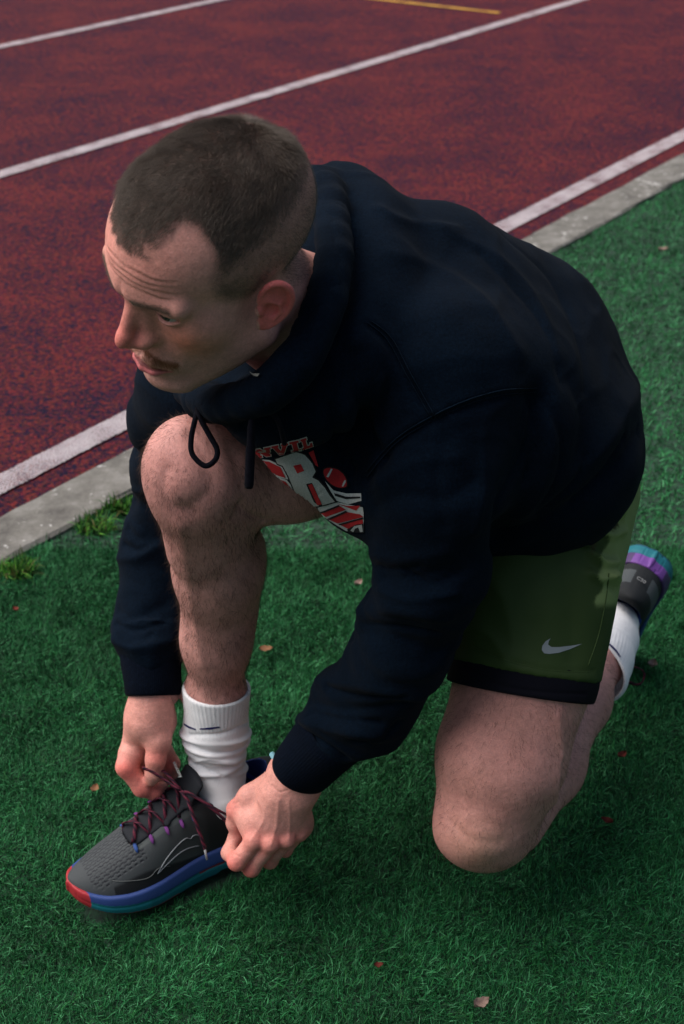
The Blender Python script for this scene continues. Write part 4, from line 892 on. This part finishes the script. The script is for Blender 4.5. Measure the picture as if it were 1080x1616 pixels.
M_up = mat('shoe_mesh', rough=.75, spec=.3, vcol=True, bump=[(1800, .5, .0003)]); M_sole = mat('shoe_foam', rough=.55, spec=.35, vcol=True, bump=[(700, .3, .0004)])
M_ton = mat('shoe_tongue', (.010, .012, .016), .8, .2, bump=[(1200, .5, .0006)]); M_blue = mat('shoe_lining', (.012, .04, .22), .8, .2, bump=[(1200, .5, .0004)])
M_lace = mat('shoe_lace', (.5, .5, .5), .8, .2, vcol=True); M_loop = mat('lace_loop', (.12, .03, .15), .8, .2); M_bl2 = mat('lace_loop_blue', (.02, .06, .22), .7, .3); M_lin = mat('shoe_trim', (.22, .24, .26), .5, .4); M_met = mat('lace_tip', (.25, .26, .27), .35, .5)
def sc(o, x): return np.clip(x, 0, 1)
def shoe(O, X, Z, mirror=1):
    X = nrm(X); Z = nrm(Z-X*(Z@X)); Y = np.cross(Z, X)*mirror; Rm = np.stack([X, Y, Z], 1)
    def Wd(q): return np.asarray(q)@Rm.T*.01+O
    root = bpy.data.objects.new('running_shoe', None); scn.collection.objects.link(root); root.parent = person
    fl = lambda F_: F_[:, ::-1] if mirror < 0 else F_
    V, F = sdf_mesh(upper_f, (-.6, -5.8, 2.2), (29.2, 5.8, 14), .11, band=.6, smooth=2)
    x, y, z = V.T; zs = smf(x, ZS); ho = (np.abs(((x+.35*np.round(y/.42)) % .75)-.375) < .2) & (np.abs((y % .42)-.21) < .11) & (x > 19.4) & (x < 26.3) & (np.abs(y) < 3.6) & (z > zs+1.2)
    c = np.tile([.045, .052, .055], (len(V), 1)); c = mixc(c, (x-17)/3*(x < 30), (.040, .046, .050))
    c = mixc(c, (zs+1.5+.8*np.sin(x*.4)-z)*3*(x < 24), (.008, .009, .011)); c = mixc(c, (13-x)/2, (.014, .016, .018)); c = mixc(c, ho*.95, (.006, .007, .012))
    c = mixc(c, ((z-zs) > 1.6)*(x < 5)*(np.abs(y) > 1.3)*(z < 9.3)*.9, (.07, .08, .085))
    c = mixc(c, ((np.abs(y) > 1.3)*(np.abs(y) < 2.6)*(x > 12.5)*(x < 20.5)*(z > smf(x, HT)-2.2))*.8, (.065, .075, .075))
    op = ell(V, (6.9, 0, 11.), (5.3, 2.95, 9.)); c = mixc(c, (np.abs(op) < .35)*(z > 7)*(x < 12)*(op < .12)*1., (.014, .06, .34)); c = mixc(c, (op < .1)*(x < 12)*1., (.008, .022, .11))
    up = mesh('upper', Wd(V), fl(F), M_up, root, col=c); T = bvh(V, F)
    V, F = sdf_mesh(mid_f, (-1.6, -6.2, -.6), (29.8, 6.2, 6), .12, band=.7, smooth=2); x, y, z = V.T; zm = (z-smf(x, ZB))/(smf(x, ZS)+.25-smf(x, ZB))
    c = np.tile([.025, .055, .20], (len(V), 1)); c = mixc(c, (10-x)/7, (.06, .03, .11)); c = mixc(c, (np.abs(y) < 2.6)*(x < 3)*1., (.15, .05, .27))
    teal = np.array([.010, .15, .19]); c = np.where((zm < .52+.08*np.clip((x-18)/6, 0, 1))[:, None], teal*np.where(x > 20, 1.1, .9)[:, None], c)
    c = np.where((zm < .10)[:, None], np.where(x[:, None] > 16, [.28, .015, .02], [.01, .06, .09]), c)
    c = np.where(((x+.2*np.abs(y) > 27.6) & (zm > .0))[:, None], [.34, .022, .03], c); c = np.where(((x > 2) & (x < 13) & (zm > .44) & (zm < .52))[:, None], [.22, .02, .03], c)
    mesh('midsole', Wd(V), fl(F), M_sole, root, col=c)
    V, F = sdf_mesh(tongue_f, (9, -4, 6), (22, 4, 15), .14, smooth=2); mesh('tongue', Wd(V), fl(F), M_ton, root)
    # collar lining roll
    P = []
    for t in np.linspace(0, 2*math.pi, 60, endpoint=False):
        xx = 6.9+5.0*math.cos(t); yy = 2.75*math.sin(t)
        if xx > 10.9: continue
        h = T.ray_cast(Vector((xx, yy*1.09, 20)), Vector((0, 0, -1))); 
        if h[0] is not None and h[0].z > 7.2: P.append((t, np.array(h[0])))
    P = [p for t, p in sorted(P, key=lambda a: (a[0]+0) % (2*math.pi))]
    if len(P) > 8:
        v, f = tube_geo(spline(P, 3), .34, 10); mesh('collar_lining', Wd(v), f, M_blue, root)
    return root, Wd, T
def lace(P, r, parent, name='lace', tipm=None):
    v, f = tube_geo(P, r*1.12, 10, .45); v = np.array(v); n = len(v); i = np.arange(n)//10; k = np.arange(n) % 10
    red = ((i+k) % 5 < 2); c = np.where(red[:, None], [.11, .014, .030], [.010, .005, .012]); return mesh(name, v, f, M_lace, parent, col=c)
# standing foot
RX = np.array([SHD[0], SHD[1], 0.]); RO = np.array([SHO[0], SHO[1], 0.007])
rs, Wr, Tr = shoe(RO, RX, np.array([0, 0, 1.]))
tag(rs, 'planted dark grey running shoe with blue and teal sole, being laced')
def on(x, y, h=.25):
    r = Tr.ray_cast(Vector((x, y, 20)), Vector((0, 0, -1))); z = r[0].z if r[0] is not None else 6
    z = max(z, np.interp(x, [11.3, 13, 16, 20.2], [13.6, 12.0, 10.4, 8.5]) if abs(y) < 2 and x < 20.5 else 0); return np.array([x, y, z+h])
ey = [(20.3, 1.75), (18.3, 2.0), (16.3, 2.2), (14.4, 2.35), (12.8, 2.45)]
for i in range(5):
    x, y = ey[i]
    if i == 0: lace(Wr(spline([on(x, -y, .05), on(x+.25, -y*.5), on(x+.3, 0, .35), on(x+.25, y*.5), on(x, y, .05)], 6)), .0023, rs)
    if i < 4:
        x2, y2 = ey[i+1]
        for s, hh in ((1, .30), (-1, .62)): lace(Wr(spline([on(x, s*y, .05), on(x*.7+x2*.3, s*y*.45, hh), on((x+x2)/2, 0, hh+.15), on(x*.3+x2*.7, -s*y2*.45, hh), on(x2, -s*y2, .05)], 5)), .0023, rs)
    for s in (1, -1):
        p = on(x, s*(y+.35), .12); v, f = tube_geo([p+[.0, -s*.45, .25], p+[0, -s*.1, .22], p+[0, s*.35, -.05], p+[0, s*.75, -.35]], [.10, .22, .24, .10], 8, .35); mesh('lace_loop', Wr(v), f, M_bl2 if i in (0, 4) else M_loop, rs)
# pulled ends of the lace
kn0 = C(284, 1247, 1.70)
lace(spline([Wr(on(12.8, -2.4, .2)), kn0, C(262, 1232, 1.705), C(240, 1218, 1.708), C(226, 1212, 1.715)], 8), .0024, rs, 'lace_end')
lace(spline([Wr(on(12.8, 2.4, .2)), C(292, 1250, 1.695), C(330, 1272, 1.685), C(362, 1300, 1.69), C(376, 1308, 1.70)], 8), .0023, rs, 'lace_end')
lace(spline([kn0, C(296, 1262, 1.69), C(306, 1290, 1.68), C(318, 1322, 1.675), C(324, 1340, 1.675)], 8), .0023, rs, 'lace_end')
lace(spline([kn0, C(310, 1258, 1.69), C(340, 1276, 1.688), C(366, 1290, 1.70)], 8), .0022, rs, 'lace_end')
lace(spline([kn0, C(270, 1228, 1.71), C(256, 1216, 1.715), C(250, 1226, 1.72)], 8), .0023, rs, 'lace_end')
v, f = tube_geo([C(323, 1338, 1.675), C(327, 1357, 1.675)], .0014, 8); mesh('lace_tip', v, f, M_met, rs)
# side emblem: a thin double outline on the inner side, drawn in shoe coordinates
def side(x, z, y0=9): 
    r = Tr.ray_cast(Vector((x, y0, z)), Vector((0, -1, 0))); return np.array(r[0])+[0, .06, 0] if r[0] is not None else np.array([x, 4, z])
for k, L_ in enumerate(([(18.6, 4.7), (17.2, 6.0), (15.4, 7.1), (14.2, 7.5), (13.6, 7.2), (13.2, 7.45), (12.6, 7.3), (12.1, 6.6)], [(18.6, 4.7), (17.0, 5.4), (15.2, 6.0), (13.8, 6.0), (12.6, 5.7)])):
    v, f = tube_geo([side(*q) for q in spline([np.array(a_, float) for a_ in L_], 5)], .075, 6, .5); mesh('side_emblem', Wr(v), f, M_lin, rs)
v, f = tube_geo([side(*q) for q in spline([np.array(a_, float) for a_ in [(24.0, 5.2), (22.5, 5.0), (19.8, 4.7), (18.4, 5.3), (16.8, 4.9)]], 5)], .05, 6, .4); mesh('side_overlay', Wr(v), f, mat('overlay', (.08, .09, .09), .6), rs)
def text_part(txt, P0, ex, ez, size, parent, m, name):
    cu = bpy.data.curves.new(name, 'FONT'); cu.body = txt; cu.size = size; cu.extrude = .0002; o_ = bpy.data.objects.new(name, cu); scn.collection.objects.link(o_)
    dg = bpy.context.evaluated_depsgraph_get(); me = bpy.data.meshes.new_from_object(o_.evaluated_get(dg)); bpy.data.objects.remove(o_)
    ex = nrm(ex); ez = nrm(ez-ex*(ez@ex)); en = np.cross(ex, ez); M_ = np.stack([ex, ez, en], 1)
    V_ = np.array([v.co for v in me.vertices])@M_.T+P0; F_ = [tuple(p.vertices) for p in me.polygons]; return mesh(name, V_, F_, m, parent, smooth=False)
text_part('saucony', C(273, 1203, 1.725), C(293, 1247, 1.71)-C(273, 1203, 1.725), C(290, 1200, 1.72)-C(273, 1203, 1.725), .0068, rs, mat('white_text', (.5, .52, .5), .7), 'tongue_lettering')
# kneeling foot
LO = C(1042, 862, 2.06); upv = np.array([0, sT, cT]); bk = np.array([0, -cT, sT]); rt = np.array([1., 0, 0]); LX = -.27*rt-.62*upv-.73*bk; LZ = -.465*rt-.585*upv+.66*bk
ls, Wl, Tl = shoe(LO, LX, LZ, -1)
tag(ls, 'kneeling foot shoe seen from the heel with teal and purple sole')
text_part('C20', Wl(np.array([[-.35, .9, 8.2]]))[0], Wl(np.array([[0, -1., 0]]))[0]-Wl(np.zeros((1, 3)))[0], Wl(np.array([[0, 0, 1.]]))[0]-Wl(np.zeros((1, 3)))[0], .0085, ls, mat('grey_text', (.3, .3, .3), .7), 'heel_lettering')
lace(spline([C(985, 1052, 2.0), C(1000, 1052, 2.02), C(1014, 1058, 2.03), C(1017, 1068, 2.03), C(1010, 1080, 2.02), C(996, 1078, 2.0), C(983, 1070, 1.99)], 6), .0024, ls, 'lace_bow')
# ------------------------------------------------------------------ small extras
v, f = tube_geo([C(429, 1189, 1.66)+(C(444, 1216, 1.645)-C(429, 1189, 1.66))*t for t in np.linspace(0, 1, 6)], .0035, 8); mesh('wristband', v, f, mat('wristband_blue', (.20, .42, .50), .6), person)
decal('shirt_collar', [[(396, 590), (405, 592), (415, 591), (412, 595), (406, 595)]], hoodT, .004, mat('white_shirt', (.2, .2, .18), .9), person, 3.)

# put each empty at the base of its thing, leaving the parts where they are
for e_, loc in ((person, Vector((.10, 1.42, 0))), (rs, Vector(RO)), (ls, Vector(LO))):
    e_.location = loc
    for ch in [o_ for o_ in scn.objects if o_.parent == e_]:
        ch.matrix_parent_inverse = Matrix.Translation(-loc)
